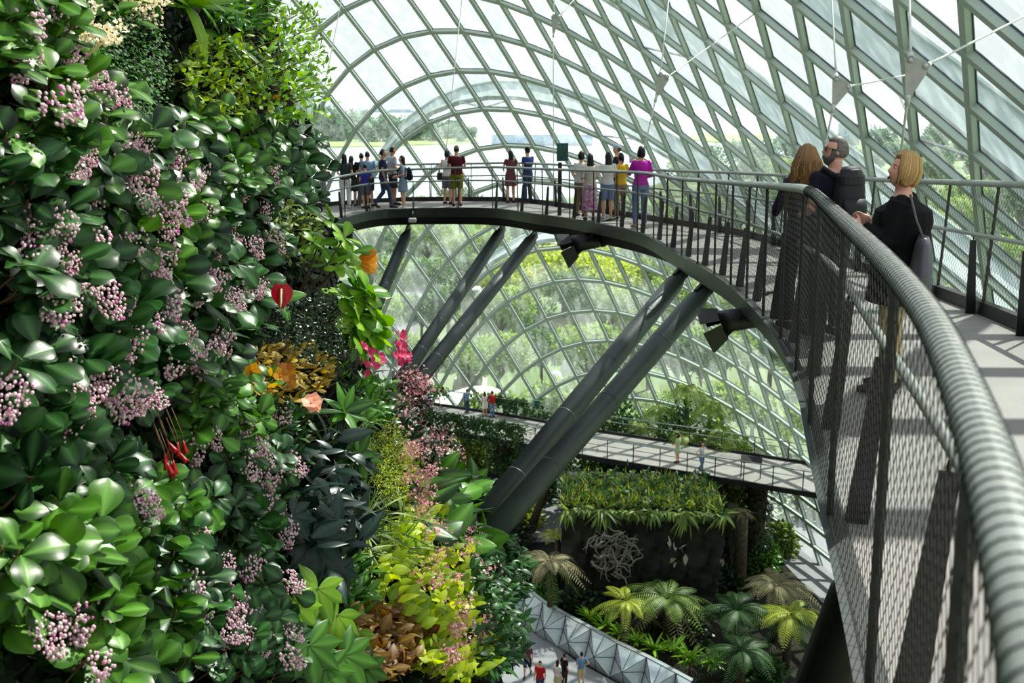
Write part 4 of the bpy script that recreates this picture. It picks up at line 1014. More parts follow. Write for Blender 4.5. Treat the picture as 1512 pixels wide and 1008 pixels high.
t = clump('begonia', 'white flowering begonia at the top left above the hanging moss', 'flowering plant', (165, 22), (60, 25), 26, 'heart', .12, .8, 'mid', hi=True, nu=6, off=(.05, .3), stem='stem')
spray(t, (112, 32), (22, 42), 9, 'whitef', 26, .022, .03); spray(t, (190, 12), (32, 20), 11, 'whitef', 30, .022, .035)
clump('maidenhair_fern', 'dark green curtain of fine maidenhair fern hanging near the top left', 'fern', (172, 100), (62, 85), 2600, 'obovate', .022, .8, 'moss', off=(.05, .3), droop=.9, nu=2, curl=.1)
def rosette(name, label, cat, c, k, L, wr, shape, mk, lift=0.15, el=(0.1, 0.9), curl=0.4, ax=(0.8, -0.45, 0.6), fold=0.2, stemL=0.0, t=None, tint=None):
    p = wall_hit(*c); n_ = wall_n(p); p0 = p + nrm(n_ * .35 - nrm(p) * .8) * lift * 1.6
    new = t is None
    if new: t = thing(name, label, cat, p)
    A = nrm(np.array(ax)); R = frame(A); mb = MB(); ms = MB()
    for q in range(k):
        a = q * 2.4 + rnd.gauss(0, .2); e_ = el[0] + (el[1] - el[0]) * (q / max(1, k - 1)) + rnd.gauss(0, .08)
        d = R @ np.array([math.cos(a) * math.cos(e_), math.sin(e_), math.sin(a) * math.cos(e_)]); nn = R @ np.array([-math.cos(a) * math.sin(e_), math.cos(e_), -math.sin(a) * math.sin(e_)])
        l = L * rnd.uniform(.75, 1.15); b = p0
        if stemL: b = p0 + d * stemL * rnd.uniform(.6, 1.1); ms.tube([p - n_ * .05, p0, b], [.006, .005, .003], 5)
        leaves(mb, [b], [d], [nn], l, l * wr, shape, rnd.uniform(.3, 1) * curl, fold, rnd.random() if tint is None else tint, nu=9, hi=True)
    mb.build('foliage', M[mk], t)
    if not stemL: ms.tube([p - n_ * .1, p0], .012, 6)
    ms.build('stem', M['gstem'], t)
    return t
rosette('bird_nest_fern', 'fern with long bright strap leaves at the top, right of the white begonia', 'fern', (258, 12), 12, .46, .2, 'strap', 'bright', el=(.2, 1.2))
rosette('strap_leaf_plant', 'plant with one long arching strap leaf at the top right of the wall', 'plant', (310, 60), 9, .55, .13, 'strap', 'mid', el=(.0, .9), ax=(.9, -.1, .35))
t = clump('creeping_fig', 'climber with small yellow-green leaves at the top right of the wall', 'climber', (312, 120), (72, 62), 700, 'ovate', .06, .6, 'ygreen2', off=(.05, .5), hi=True, stem='stem')
t = clump('creeping_fig', 'small-leaved green climber trailing over the wall edge against the pale glass', 'climber', (385, 100), (42, 85), 900, 'lance', .07, .45, 'bright', off=(.3, 1.2), stem='stem')
add_flowers(t, (375, 115), (25, 55), 10, 'orange', .03)
clump('leafy_climber', 'dark leafy climber in the top corner of the wall against the glass', 'climber', (345, 20), (55, 34), 380, 'ovate', .085, .6, 'mid', off=(.05, .5), hi=True, stem='stem')
clump('boxleaf_shrub', 'dense dark shrub of tiny leaves in the middle, left of the bright rosettes', 'shrub', (442, 490), (68, 58), 3000, 'ovate', .030, .6, 'dark', off=(.05, .6), nu=2, stem='stem', jit=.9)
t = rosette('anthurium', 'red heart-shaped anthurium flower above the dense dark shrub', 'flower', (385, 445), 5, .2, .6, 'heart', 'mid', el=(.2, .8), lift=.2)
b = np.array(t.location); f = at(417, 437, np.linalg.norm(wall_hit(417, 440)) * .76); mb = MB(); [leaves(mb, [f + np.array([q * .034, 0, .085])], [(-q * .24, -.2, -1)], [(0.15 + q * .1, -1, .2)], .175, .105, 'ovate', .1, .1, .6, nu=8) for q in (1, -1)]; mb.build('spathe', M['red'], t)
mb = MB(); mb.tube([f + np.array([0, -.012, .05]), f + np.array([0, -.05, -.03]), f + np.array([.0, -.07, -.06])], [.008, .008, .005], 7); mb.build('spadix', M['cream'], t)
mb = MB(); mb.tube([b, f + np.array([-.05, .1, -.1]), f + np.array([0, .01, .05])], .005, 6); mb.build('stem', M['gstem'], t)
# clusia-like shrub leaning out over the drop
def branchy(name, label, cat, tips, root_px, mk, L, k, thick=.012, group=None, wr=.6, shape='obovate', d0=None):
    base = wall_hit(*root_px); dr = np.linalg.norm(base) if d0 is None else d0
    if d0: base = at(root_px[0], root_px[1], d0)
    t = thing(name, label, cat, base, group); mb, ms = MB(), MB()
    for (u, v, dd) in tips:
        p = at(u, v, dr + dd); m_ = (base + p) / 2 + np.array([0, 0, -.08 * np.linalg.norm(p - base)])
        ms.tube([base, m_, p], [thick, thick * .75, thick * .5], 6)
        ax = nrm(nrm(p - base) * .6 + np.array([.4, -.45, .6]) + np.array([rnd.gauss(0, .25) for _ in range(3)])); R = frame(ax); ph = rnd.random() * 6
        for q in range(k):
            a = ph + q * 2.4; el = -.1 + 1.0 * q / k; d = R @ np.array([math.cos(a) * math.cos(el), math.sin(el), math.sin(a) * math.cos(el)]); nn = R @ np.array([-math.cos(a) * math.sin(el), math.cos(el), -math.sin(a) * math.sin(el)])
            l = L * rnd.uniform(.75, 1.15); leaves(mb, [p + d * .01], [d], [nn], l, l * wr, shape, rnd.uniform(.05, .4), rnd.uniform(.05, .3), None, nu=7)
    mb.build('foliage', M[mk], t); ms.build('branch', M['bark'], t)
    return t
t = branchy('clusia_shrub', 'bright paddle-leaved shrub on a bare branch below the left end of the bridge', 'shrub', [(492, 330, .0), (508, 352, -.2), (470, 362, -.2), (505, 385, .1), (485, 392, -.1), (520, 372, .1)], (432, 448), 'bright', .20, 7)
mb = MB(); p = at(524, 384, np.linalg.norm(np.array(t.location)) + .1)
for q in range(4): leaves(mb, [p], [(.9, -.1, .45 - .3 * q)], [(-.2, -.6, .7)], .22, .11, 'obovate', .15, .2, None, nu=7)
mb.build('orange_leaf', M['orange'], t)
branchy('clusia_shrub', 'stack of bright green rosettes hanging at the wall edge above the magenta flowers', 'shrub', [(527, 415, .1), (538, 432, 0), (515, 440, -.1), (545, 452, .1), (530, 470, -.1), (548, 478, .1), (520, 492, 0), (552, 498, .1), (535, 508, -.1)], (470, 470), 'bright', .25, 9, wr=.72)
t = clump('orchid', 'hanging magenta flower cluster at the wall edge beside the glass', 'flower', (535, 545), (12, 25), 14, 'lance', .2, .2, 'mid', off=(.0, .2), hi=True, stem='gstem')
add_flowers(t, (545, 536), (13, 24), 34, 'magenta', .055, off=(.9, 1.3))
t = clump('orchid', 'smaller red-pink flower spray just left of the magenta cluster', 'flower', (500, 545), (14, 30), 14, 'lance', .15, .2, 'mid', off=(.0, .2), hi=True, stem='gstem')
add_flowers(t, (500, 545), (12, 30), 16, 'magenta', .042, off=(.7, 1.0))
t = clump('begonia', 'ochre and yellow star-leaved begonia patch, left of the magenta flowers', 'begonia', (405, 555), (70, 42), 330, 'heart', .085, .75, 'ochre', off=(.05, .4), hi=True, nu=5, stem='stem')
add_flowers(t, (370, 560), (45, 30), 8, 'orange', .07)
t = rosette('peach_lily', 'pale peach lily flower above the green rosette plant', 'flower', (428, 615), 6, .3, .15, 'strap', 'mid', lift=.15)
add_flowers(t, (430, 606), (6, 6), 3, 'peach', .085, 6, off=(.45, .5))
t = thing('fuchsia', 'red tubular flowers hanging in the shade at the left', 'flower', wall_hit(205, 640)); ms = MB()
for q in range(9):
    p = wall_hit(190 + rnd.random() * 32, 640 + rnd.random() * 62); n_ = wall_n(p); p = p + nrm(n_ * .4 - nrm(p)) * .5; d = nrm((rnd.gauss(.3, .3), -.2, -1)); mb = MB()
    mb.tube([p, p + d * .03, p + d * .055, p + d * .068], [.004, .009, .012, .016], 8); mb.build('flower', M['red'], t); ms.tube([p - n_ * .06 + np.array([0, 0.05, .16]), p + np.array([0, 0, .03]), p], .003, 4)
ms.build('stem', M['stem'], t)
rosette('schefflera', 'green rosette of broad pointed leaves on an upright stalk, mid wall', 'plant', (478, 618), 14, .25, .36, 'ovate', 'mid', lift=.3, el=(.0, .8), curl=.3)
rosette('schefflera', 'second green rosette, just below the one on the stalk', 'plant', (505, 680), 12, .26, .36, 'ovate', 'mid', lift=.25, el=(.0, .8))
t = clump('dracaena', 'dark blue-green broad-leaved plant in the lower middle of the wall', 'plant', (462, 745), (52, 110), 115, 'lance', .27, .34, 'blueg', off=(.05, .45), hi=True, nu=7, up=.1, curl=.4, stem='stem')
clump('grassy_sedge', 'tuft of thin pale arching blades right of the green rosettes', 'grass', (510, 650), (38, 35), 150, 'strap', .22, .06, 'fern', off=(.0, .2), hi=False, nu=6, curl=.7, up=.8)
def palmate(name, label, c, leafs, mk, sz, lobes=7):
    p = wall_hit(*c); t = thing(name, label, 'plant', p); mb, ms = MB(), MB()
    for (u, v, s, roll) in leafs:
        q = wall_hit(u, v); n_ = wall_n(q); q = q + nrm(n_ * .35 - nrm(q) * .8) * .4; ax = nrm(n_ * .6 + np.array([0, -.7, .35])); R = frame(ax)
        for k in range(lobes):
            a = roll + (k - (lobes - 1) / 2) * 5.2 / lobes; d = R @ np.array([math.sin(a), 0, -math.cos(a)])
            l = sz * s * (1 - .3 * abs(k - (lobes - 1) / 2) / lobes * 2); leaves(mb, [q - ax * .002 * k], [d], [ax], l, l * .42, 'lance', .18, .12, .3 + .1 * (k % 2) + .3 * rnd.random(), nu=7)
        ms.tube([q - n_ * .4 + np.array([0, 0, -.15]), q - n_ * .1, q], .006, 5)
    mb.build('foliage', M[mk], t); ms.build('stem', M['gstem'], t)
    return t
palmate('palmate_begonia', 'big dark green lobed leaf below the dark blue-green plant', (430, 815), [(432, 800, 1.1, .2), (400, 770, .6, -.4), (468, 850, .7, .5)], 'blueg', .34)
palmate('palmate_begonia', 'large pointed yellow-green lobed leaves at the lower centre of the wall', (450, 890), [(440, 880, 1.0, .6), (470, 920, .9, .9), (405, 905, .8, .2), (500, 945, .7, 1.1)], 'bright', .27)
palmate('palmate_begonia', 'dark green jagged lobed leaves along the bottom edge, left of the rusty patch', (440, 975), [(425, 965, 1., .1), (480, 980, 1., -.3), (450, 1000, .9, .3), (510, 1000, .8, -.2)], 'mid', .28)
t = clump('lime_begonia', 'mass of lime yellow begonia leaves with pale pink flowers, lower wall edge', 'begonia', (615, 855), (78, 92), 620, 'heart', .13, .8, 'lime', off=(.05, .5), hi=True, nu=5, stem='stem')
spray(t, (640, 850), (55, 75), 22, 'pinkp', 26, .03, .055, off=(.4, .7))
t = clump('lime_begonia', 'lime yellow begonia trailing at the very bottom of the wall edge', 'begonia', (660, 970), (60, 45), 330, 'heart', .12, .8, 'lime', off=(.05, .5), hi=True, nu=5, stem='stem')
spray(t, (660, 960), (50, 40), 14, 'pinkp', 26, .028, .05, off=(.4, .7))
clump('asparagus_fern', 'feathery lime strip of asparagus fern running down the wall', 'fern', (560, 690), (26, 62), 3000, 'lance', .035, .2, 'lime', off=(.05, .55), nu=2, jit=1., stem='gstem')
t = clump('begonia', 'narrow strip of pale pink begonia beside the lime asparagus fern', 'begonia', (596, 715), (20, 55), 190, 'heart', .09, .8, 'ygreen', off=(.05, .35), nu=4, stem='stem')
spray(t, (592, 715), (18, 58), 20, 'pinkp', 30, .028, .05, off=(.35, .6))
t = clump('rusty_begonia', 'russet and green begonia patch at the bottom centre', 'begonia', (545, 955), (68, 55), 420, 'heart', .11, .8, 'rust', off=(.05, .4), hi=True, nu=5, stem='stem')
clump('spider_plant', 'spider plant with thin arching pale blades over the lime begonia', 'plant', (545, 800), (45, 40), 130, 'strap', .36, .055, 'fern', off=(.05, .3), nu=7, curl=.6, up=.5)
t = clump('medinilla_bush', 'round bush with dusty pink flowers on the wall edge left of the lower walkway', 'shrub', (590, 610), (38, 50), 420, 'ovate', .12, .55, 'dark', off=(.0, .4), hi=True, nu=4, stem='stem')
spray(t, (592, 605), (38, 48), 26, 'pinkp', 24, .045, .10, off=(.1, .45))
t = clump('medinilla_bush', 'second dusty pink flowering bush, below the round one', 'shrub', (636, 688), (32, 48), 320, 'ovate', .12, .55, 'dark', off=(.0, .4), hi=True, nu=4, stem='stem')
spray(t, (640, 680), (30, 46), 22, 'pinkp', 24, .04, .09, off=(.1, .45))
t = clump('philodendron', 'large deeply veined dark leaves on the wall edge beside the strut ends', 'plant', (655, 762), (58, 72), 90, 'heart', .38, .75, 'med2', off=(.05, .5), hi=True, nu=8, curl=.25, up=.0, stem='gstem')
clump('pothos', 'dark leafy climber with pale flecks at the lower right of the wall', 'climber', (712, 850), (45, 60), 520, 'ovate', .15, .55, 'med', off=(.05, .6), hi=True, nu=5, stem='gstem', up=-.1)
clump('leafy_shrub', 'dark compound-leaved shrub at the bottom of the wall beside the ground path', 'shrub', (712, 945), (42, 60), 700, 'lance', .13, .4, 'med', off=(.05, .6), nu=4, stem='gstem', up=-.2)
clump('leafy_shrub', 'dark leafy fill between the green rosettes and the lobed leaf', 'shrub', (395, 660), (45, 60), 260, 'ovate', .11, .5, 'med', off=(.02, .25), hi=True, nu=5, stem='gstem')
clump('grey_leaf_climber', 'grey-green leafy climber with pale pink buds below the glossy shrub at the edge', 'climber', (420, 345), (42, 50), 330, 'ovate', .075, .55, 'fern', off=(.05, .4), nu=4, stem='stem', hi=True)
clump('leafy_shrub', 'mixed green foliage beneath the magenta flowers', 'shrub', (540, 600), (38, 38), 240, 'lance', .16, .3, 'mid', off=(.02, .35), nu=5, hi=True, stem='gstem')
clump('leafy_shrub', 'low green foliage under the lime begonia at the left of the rusty patch', 'shrub', (500, 880), (35, 55), 170, 'lance', .16, .35, 'mid', off=(.02, .3), nu=5, hi=True, stem='gstem')
# ------------------------------------------------------------------ outside the dome: land, sea, far shore
M['sea'] = mat('sea_water', (214, 226, 230), 0.25, var=0.03, scale=0.02)
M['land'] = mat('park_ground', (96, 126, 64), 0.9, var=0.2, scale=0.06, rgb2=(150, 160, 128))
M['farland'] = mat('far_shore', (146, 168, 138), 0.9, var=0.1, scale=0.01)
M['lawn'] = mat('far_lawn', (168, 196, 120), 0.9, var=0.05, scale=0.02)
M['paveout'] = mat('pale_paving', (206, 200, 192), 0.8, var=0.08, scale=0.3)
M['asph'] = mat('grey_roadway', (140, 140, 140), 0.8, var=0.08, scale=0.2)
M['haze'] = mat('far_building', (196, 206, 214), 0.8, var=0.03)  # pale blue-grey has the haze of distance mixed into it
M['hull'] = mat('ship_hull', (176, 190, 206), 0.8, var=0.05)  # hull colour also paled for distance haze
M['white'] = mat('white_paint', (236, 236, 232), 0.6, var=0.03)
M['pink'] = mat('pink_roof', (226, 188, 180), 0.7, var=0.06, scale=1)
M['bluew'] = mat('blue_wall', (120, 168, 214), 0.6, var=0.08, scale=0.6, rgb2=(226, 232, 236))
M['stone'] = mat('pale_stone', (206, 202, 190), 0.8, var=0.1, scale=1.5, bump=0.3, bscale=8)
def poly(name, pts, z, m, label=None, cat=None):
    mb = MB(); mb.add([(p[0], p[1], z) for p in pts], [list(range(len(pts)))]); o = mb.build(name, m, smooth=False)
    o['kind'] = 'structure'
    if label: o['label'] = label; o['category'] = cat
    return o
poly('sea', [(-6000, 150), (9000, 150), (9000, 14000), (-6000, 14000)], -29.0, M['sea'], 'pale calm sea reaching the bright horizon', 'sea')
edge = [on_z(u, v, -27.0) for u, v in [(-300, 330), (300, 325), (520, 308), (650, 301), (800, 296), (950, 276), (1050, 256), (1120, 236), (1200, 214), (1300, 203), (1512, 198), (1800, 196)]]
poly('ground', [(-260, -60)] + [tuple(p[:2]) for p in edge] + [(2600, -60)], -27.0, M['land'], 'green park land outside the dome down to the water', 'ground')
poly('path', [on_z(u, v, -26.9) for u, v in [(985, 545), (1010, 505), (1090, 455), (1180, 430), (1230, 470), (1180, 520), (1090, 535)]], -26.9, M['paveout'], 'pale paved plaza beyond the glass', 'path')
poly('path', [on_z(u, v, -26.88) for u, v in [(500, 560), (540, 470), (620, 420), (640, 440), (600, 520), (580, 600), (520, 640)]], -26.88, M['asph'], 'grey roadway outside at the far left', 'road')
poly('path', [on_z(u, v, -26.86) for u, v in [(800, 470), (860, 463), (905, 492), (940, 520), (915, 522), (850, 490), (800, 482)]], -26.86, M['paveout'], 'pale path curving between the trees outside', 'path')
poly('path', [on_z(u, v, -26.84) for u, v in [(870, 640), (930, 605), (985, 590), (1000, 600), (950, 625), (900, 660)]], -26.84, M['paveout'], 'sunny pale path just outside the dome', 'path')
def island(name, pts, h, m, label):
    mb = MB(); P = [on_z(u, v, -29.0) for u, v in pts]; mb.prism([(p[0], p[1], -29.5) for p in P], (0, 0, 0.5 + h)); o = mb.build(name, m, smooth=False); tag(o, label, 'island', None, 'structure')
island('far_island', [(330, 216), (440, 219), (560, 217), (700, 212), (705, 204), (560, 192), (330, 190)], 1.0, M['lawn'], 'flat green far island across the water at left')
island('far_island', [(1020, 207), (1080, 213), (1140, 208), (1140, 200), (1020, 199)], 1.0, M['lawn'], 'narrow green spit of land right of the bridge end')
# leaf-cloud trees
def tree_tpl(name, mk, tk, R, H, n, lobes, leaf, flat, seedv, label, lo=.68):
    rr = np.random.default_rng(seedv); t = thing(name, label, 'tree', (0, 0, 0)); mb = MB()
    C_ = []; 
    for q in range(lobes):
        a = rr.random() * 6.28; d = R * 0.62 * math.sqrt(rr.random()); C_.append((d * math.cos(a), d * math.sin(a), H * (lo + 0.2 * rr.random() * (.68 / lo)) - d * .12, R * rr.uniform(.34, .5)))
    for (x, y, z, r) in C_:
        k = n // lobes; d = unit(rr.normal(size=(k, 3)) + np.array([0, 0, .25])); P = np.array([x, y, z]) + d * r * rr.uniform(.75, 1.05, k)[:, None] * np.array([1, 1, flat])
        global rng
        keep = rng; rng = rr
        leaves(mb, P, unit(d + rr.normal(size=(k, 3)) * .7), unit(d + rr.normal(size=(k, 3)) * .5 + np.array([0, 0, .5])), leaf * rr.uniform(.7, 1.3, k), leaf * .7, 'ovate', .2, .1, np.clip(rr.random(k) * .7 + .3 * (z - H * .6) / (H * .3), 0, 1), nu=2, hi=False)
        rng = keep
    mb.build('crown', mk, t)
    ms = MB(); ms.tube([(0, 0, -.4), (.1, 0, H * .3), (0, .1, H * .62)], [R * .075, R * .06, R * .04], 7)
    for (x, y, z, r) in C_[:5]: ms.tube([(0, .05, H * .42), (x * .5, y * .5, H * .58), (x, y, z)], [R * .04, R * .03, R * .012], 5)
    ms.build('trunk', tk, t)
    return t
M['tr1'] = leaf_mat('raintree_leaf', (128, 156, 52), (232, 238, 124), .6, .3, 0)  # outdoor tree greens lightened to carry bright sun and haze
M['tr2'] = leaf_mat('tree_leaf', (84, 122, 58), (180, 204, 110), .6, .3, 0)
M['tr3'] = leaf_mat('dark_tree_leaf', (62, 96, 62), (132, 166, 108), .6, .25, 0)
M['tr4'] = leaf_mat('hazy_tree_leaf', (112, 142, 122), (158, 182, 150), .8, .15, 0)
M['tr4'] = leaf_mat('hazy_tree_leaf', (118, 146, 128), (160, 184, 150), .8, .15, 0)  # haze of distance is mixed into these leaf colours
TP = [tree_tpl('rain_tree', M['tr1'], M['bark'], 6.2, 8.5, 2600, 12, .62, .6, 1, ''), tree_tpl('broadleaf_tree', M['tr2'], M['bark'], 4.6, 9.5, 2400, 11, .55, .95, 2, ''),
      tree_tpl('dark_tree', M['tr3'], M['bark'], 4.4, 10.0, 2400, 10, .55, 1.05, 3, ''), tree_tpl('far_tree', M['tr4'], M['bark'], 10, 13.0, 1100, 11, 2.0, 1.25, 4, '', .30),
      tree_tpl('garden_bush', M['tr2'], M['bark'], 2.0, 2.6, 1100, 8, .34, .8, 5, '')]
used = [False] * len(TP)
def plant(kind, x, y, z, sc, label, group):
    rz = rnd.random() * 6.28
    if not used[kind]:
        used[kind] = True; put(TP[kind], (x, y, z), rz, sc, label); TP[kind]['group'] = group; return
    dup(TP[kind], (x, y, z), rz, sc, label, group)
KN = ['yellow-green spreading tree', 'mid-green leafy tree', 'dark green tree', 'hazy tree', 'green bush']
ROWS = [('row of bushes against the glass', 77, 4, [(560, 1.5), (610, 1.2), (665, 1.3), (725, 1.5), (780, 1.3), (835, 1.6), (890, 1.2), (960, 1.5), (1020, 1.3), (1075, 1.6), (1130, 1.4), (1185, 1.6)]),
        ('first row of trees outside', 90, None, [(520, .8, 1), (575, .6, 1), (640, .6, 2), (690, .55, 1), (545, .7, 2), (735, .75, 1), (800, .6, 2), (870, .8, 1), (930, .6, 2), (965, .7, 1), (1010, .7, 2), (1045, .7, 2), (1080, .85, 1), (1115, .75, 2), (1150, .8, 2), (1215, .9, 1)]),
        ('second row of trees outside', 108, None, [(575, .7, 1), (620, .6, 2), (660, .75, 2), (700, .6, 1), (780, .7, 2), (740, .8, 1), (850, .8, 2), (905, .75, 1), (960, .7, 2), (1005, .8, 1), (1060, .7, 1), (1115, .8, 2), (1170, .9, 1), (1260, 1, 2)]),
        ('third row of trees outside', 128, None, [(545, .8, 2), (590, .8, 1), (635, .7, 2), (725, .8, 1), (790, .9, 0), (870, .9, 1), (680, .8, 2), (760, .95, 0), (835, 1.1, 0), (905, 1.0, 0), (945, .8, 2), (985, .9, 1), (1030, .8, 2), (1150, .8, 2), (1240, 1.1, 1)]),
        ('fourth row of trees outside', 152, None, [(520, .9, 1), (595, .8, 2), (670, .8, 1), (755, .9, 2), (830, 1, 0), (925, .9, 1), (975, .9, 2), (1010, .9, 1), (560, .8, 2), (630, 1.0, 1), (715, .9, 1), (790, .9, 2), (865, 1.1, 0), (1060, .9, 2), (1190, 1, 1), (1290, 1.2, 1)]),
        ('back row of trees outside', 185, None, [(545, .9, 1), (615, 1.1, 1), (680, 1.1, 2), (745, 1.0, 0), (815, .9, 2), (895, 1.1, 2), (950, 1.1, 1), (1010, 1.0, 2), (1090, 1.1, 1), (1170, 1.2, 2)])]
for nm, d, kf, L in ROWS:
    for q, it in enumerate(sorted(L)):
        k = kf if kf is not None else it[2]; dd = d * rnd.uniform(.96, 1.04); x = (it[0] - 756) / FPX * dd
        plant(k, x, dd * 1.0, -27.0, it[1] * rnd.uniform(.92, 1.08), KN[k] + ', ' + ORD[q] + ' from the left in the ' + nm, nm)
for q in range(30):
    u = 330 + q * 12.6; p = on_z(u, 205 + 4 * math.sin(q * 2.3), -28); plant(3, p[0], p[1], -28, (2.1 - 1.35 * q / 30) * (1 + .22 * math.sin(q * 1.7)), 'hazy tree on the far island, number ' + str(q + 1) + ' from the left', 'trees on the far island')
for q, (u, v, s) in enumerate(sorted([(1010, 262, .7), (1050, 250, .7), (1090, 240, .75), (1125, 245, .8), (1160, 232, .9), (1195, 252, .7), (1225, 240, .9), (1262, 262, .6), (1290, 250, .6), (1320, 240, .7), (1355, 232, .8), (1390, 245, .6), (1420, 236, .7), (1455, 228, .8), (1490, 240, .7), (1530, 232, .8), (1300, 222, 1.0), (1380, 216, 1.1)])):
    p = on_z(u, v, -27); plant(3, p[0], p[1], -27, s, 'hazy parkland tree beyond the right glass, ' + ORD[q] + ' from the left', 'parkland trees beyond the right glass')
for q in range(17):
    u = 1010 + q * 33 + 9 * math.sin(q * 2.1); d = 250 + 70 * math.sin(q * 1.9 + 1); plant([1, 2][q % 2], (u - 756) / FPX * d, d, -27, 1.25 + .3 * math.sin(q * 3.1), KN[[1, 2][q % 2]] + ' in the nearer parkland beyond the right glass, ' + ORD[q] + ' from the left', 'nearer parkland trees')
for q, (u, d, s) in enumerate(sorted([(1270, 95, 1.0), (1330, 110, 1.1), (1400, 100, 1.1), (1470, 95, 1.1), (1300, 140, 1.2), (1370, 150, 1.2), (1450, 140, 1.2), (1520, 120, 1.2), (1340, 190, 1.3), (1430, 200, 1.3), (1510, 180, 1.3)])):
    x = (u - 756) / FPX * d; plant([1, 2][q % 2], x, d, -27, s, KN[[1, 2][q % 2]] + ' low outside the right glass, ' + ORD[q] + ' from the left', 'grove outside the right glass')
# buildings, ships
def building(name, u, v, zb, d, wx, wy, h, m, label, roof=None, rz=0.0, win=True, cat='building'):
    p = on_z(u, v, zb) if d is None else np.array([(u - 756) / FPX * d, d, zb]); t = thing(name, label, cat, p); t.rotation_euler = (0, 0, rz)
    mb = MB(); mb.box((0, 0, h / 2), (wx, wy, h)); o = mb.build('wall', m, t, smooth=False, org=(0, 0, 0))
    if win:
        n = max(2, int(wx / (h * .45)))
        for q in range(n):
            mb = MB(); mb.box((-wx / 2 + wx * (q + .5) / n, -wy / 2 - .02, h * .5), (wx / n * .6, .1, h * .35)); mb.build('window', M['bluew'] if m is not M['bluew'] else M['white'], t, smooth=False, org=(0, 0, 0))
    mb = MB()
    if roof:
        a, b = wx / 2 + .8, wy / 2 + .8; r = roof[1]
        V = [(-a, -b, h), (a, -b, h), (a, b, h), (-a, b, h), (-a * .6, 0, h + r), (a * .6, 0, h + r)]
        mb.add(V, [(0, 1, 5, 4), (1, 2, 5), (2, 3, 4, 5), (3, 0, 4), (3, 2, 1, 0)]); mb.build('roof', roof[0], t, smooth=False, org=(0, 0, 0))
    else:
        mb.box((0, 0, h + h * .02), (wx * 1.03, wy * 1.03, h * .05)); mb.build('roof', M['white'] if m is not M['haze'] else M['haze'], t, smooth=False, org=(0, 0, 0))
    return t
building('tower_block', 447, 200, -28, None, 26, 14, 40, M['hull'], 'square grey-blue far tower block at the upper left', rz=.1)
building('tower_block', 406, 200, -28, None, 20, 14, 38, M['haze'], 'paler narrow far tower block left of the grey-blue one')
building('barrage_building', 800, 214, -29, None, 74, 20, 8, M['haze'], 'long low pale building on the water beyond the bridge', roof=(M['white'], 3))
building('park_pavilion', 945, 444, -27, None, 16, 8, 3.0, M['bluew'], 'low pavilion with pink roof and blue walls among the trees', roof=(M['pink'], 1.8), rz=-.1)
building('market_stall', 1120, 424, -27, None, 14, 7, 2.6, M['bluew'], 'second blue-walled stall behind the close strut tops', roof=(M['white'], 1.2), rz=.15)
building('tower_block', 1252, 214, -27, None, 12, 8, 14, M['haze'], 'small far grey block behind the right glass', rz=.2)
def ship(u, v, d, L, label):
    x = (u - 756) / FPX * d; p = (x, d, -29); t = thing('cargo_ship', label, 'ship', p)
    mb = MB(); h = L * .06; V = [(-L / 2, -L * .06, h), (L / 2 * .9, -L * .06, h), (L / 2, 0, h * 1.2), (L / 2 * .9, L * .06, h), (-L / 2, L * .06, h), (-L / 2 * .95, -L * .05, 0), (L / 2 * .85, -L * .05, 0), (L / 2 * .9, 0, 0), (L / 2 * .85, L * .05, 0), (-L / 2 * .95, L * .05, 0)]
    mb.add(V, [(0, 1, 2, 3, 4), (9, 8, 7, 6, 5), (0, 5, 6, 1), (1, 6, 7, 2), (2, 7, 8, 3), (3, 8, 9, 4), (4, 9, 5, 0)]); mb.build('hull', M['hull'], t, smooth=False, org=(0, 0, 0))
    mb = MB(); mb.box((-L * .36, 0, h + L * .05), (L * .1, L * .09, L * .1)); mb.tube([(-L * .36, 0, h), (-L * .36, 0, h + L * .14)], L * .008, 5); mb.build('bridge_house', M['haze'], t, smooth=False, org=(0, 0, 0))
    mb = MB(); mb.box((L * .08, 0, h + L * .02), (L * .6, L * .09, L * .04)); mb.build('cargo_deck', M['haze'], t, smooth=False, org=(0, 0, 0))
ship(555, 158, 4200, 150, 'left of the two far cargo ships on the horizon'); ship(592, 158, 4000, 140, 'right of the two far cargo ships on the horizon')
ship(1362, 185, 2600, 60, 'lone hazy ship seen through the right glass')
def revolve(mb, prof, c, n=20, tint=.5):
    ang = np.linspace(0, 2 * PI, n, endpoint=False); V = np.array([(r * math.cos(a), r * math.sin(a), z) for r, z in prof for a in ang]) + np.asarray(c, float)
    F = [(q * n + i, q * n + (i + 1) % n, (q + 1) * n + (i + 1) % n, (q + 1) * n + i) for q in range(len(prof) - 1) for i in range(n)]
    mb.add(V, F, tint)
for q, (u, d, r) in enumerate([(636, 79, 3.2), (706, 80, 3.2)]):
    p = ((u - 756) / FPX * d, d, -27); t = thing('canopy_pavilion', ['left', 'right'][q] + ' of two round white canopies just outside behind the lower walkway', 'canopy', p)
    mb = MB(); revolve(mb, [(0.02, 3.9), (r * .5, 3.75), (r * .9, 3.2), (r, 2.9), (r * .85, 2.9), (0.02, 3.4)], (0, 0, 0)); mb.build('canopy', M['white'], t, org=(0, 0, 0)); mb = MB(); mb.tube([(0, 0, 0), (0, 0, 3.5)], .25, 10); mb.build('post', M['stone'], t, org=(0, 0, 0))
t = thing('stone_column', 'square pale stone column with stepped base outside, above the white canopies', 'column', ((692 - 756) / FPX * 92, 92, -27))
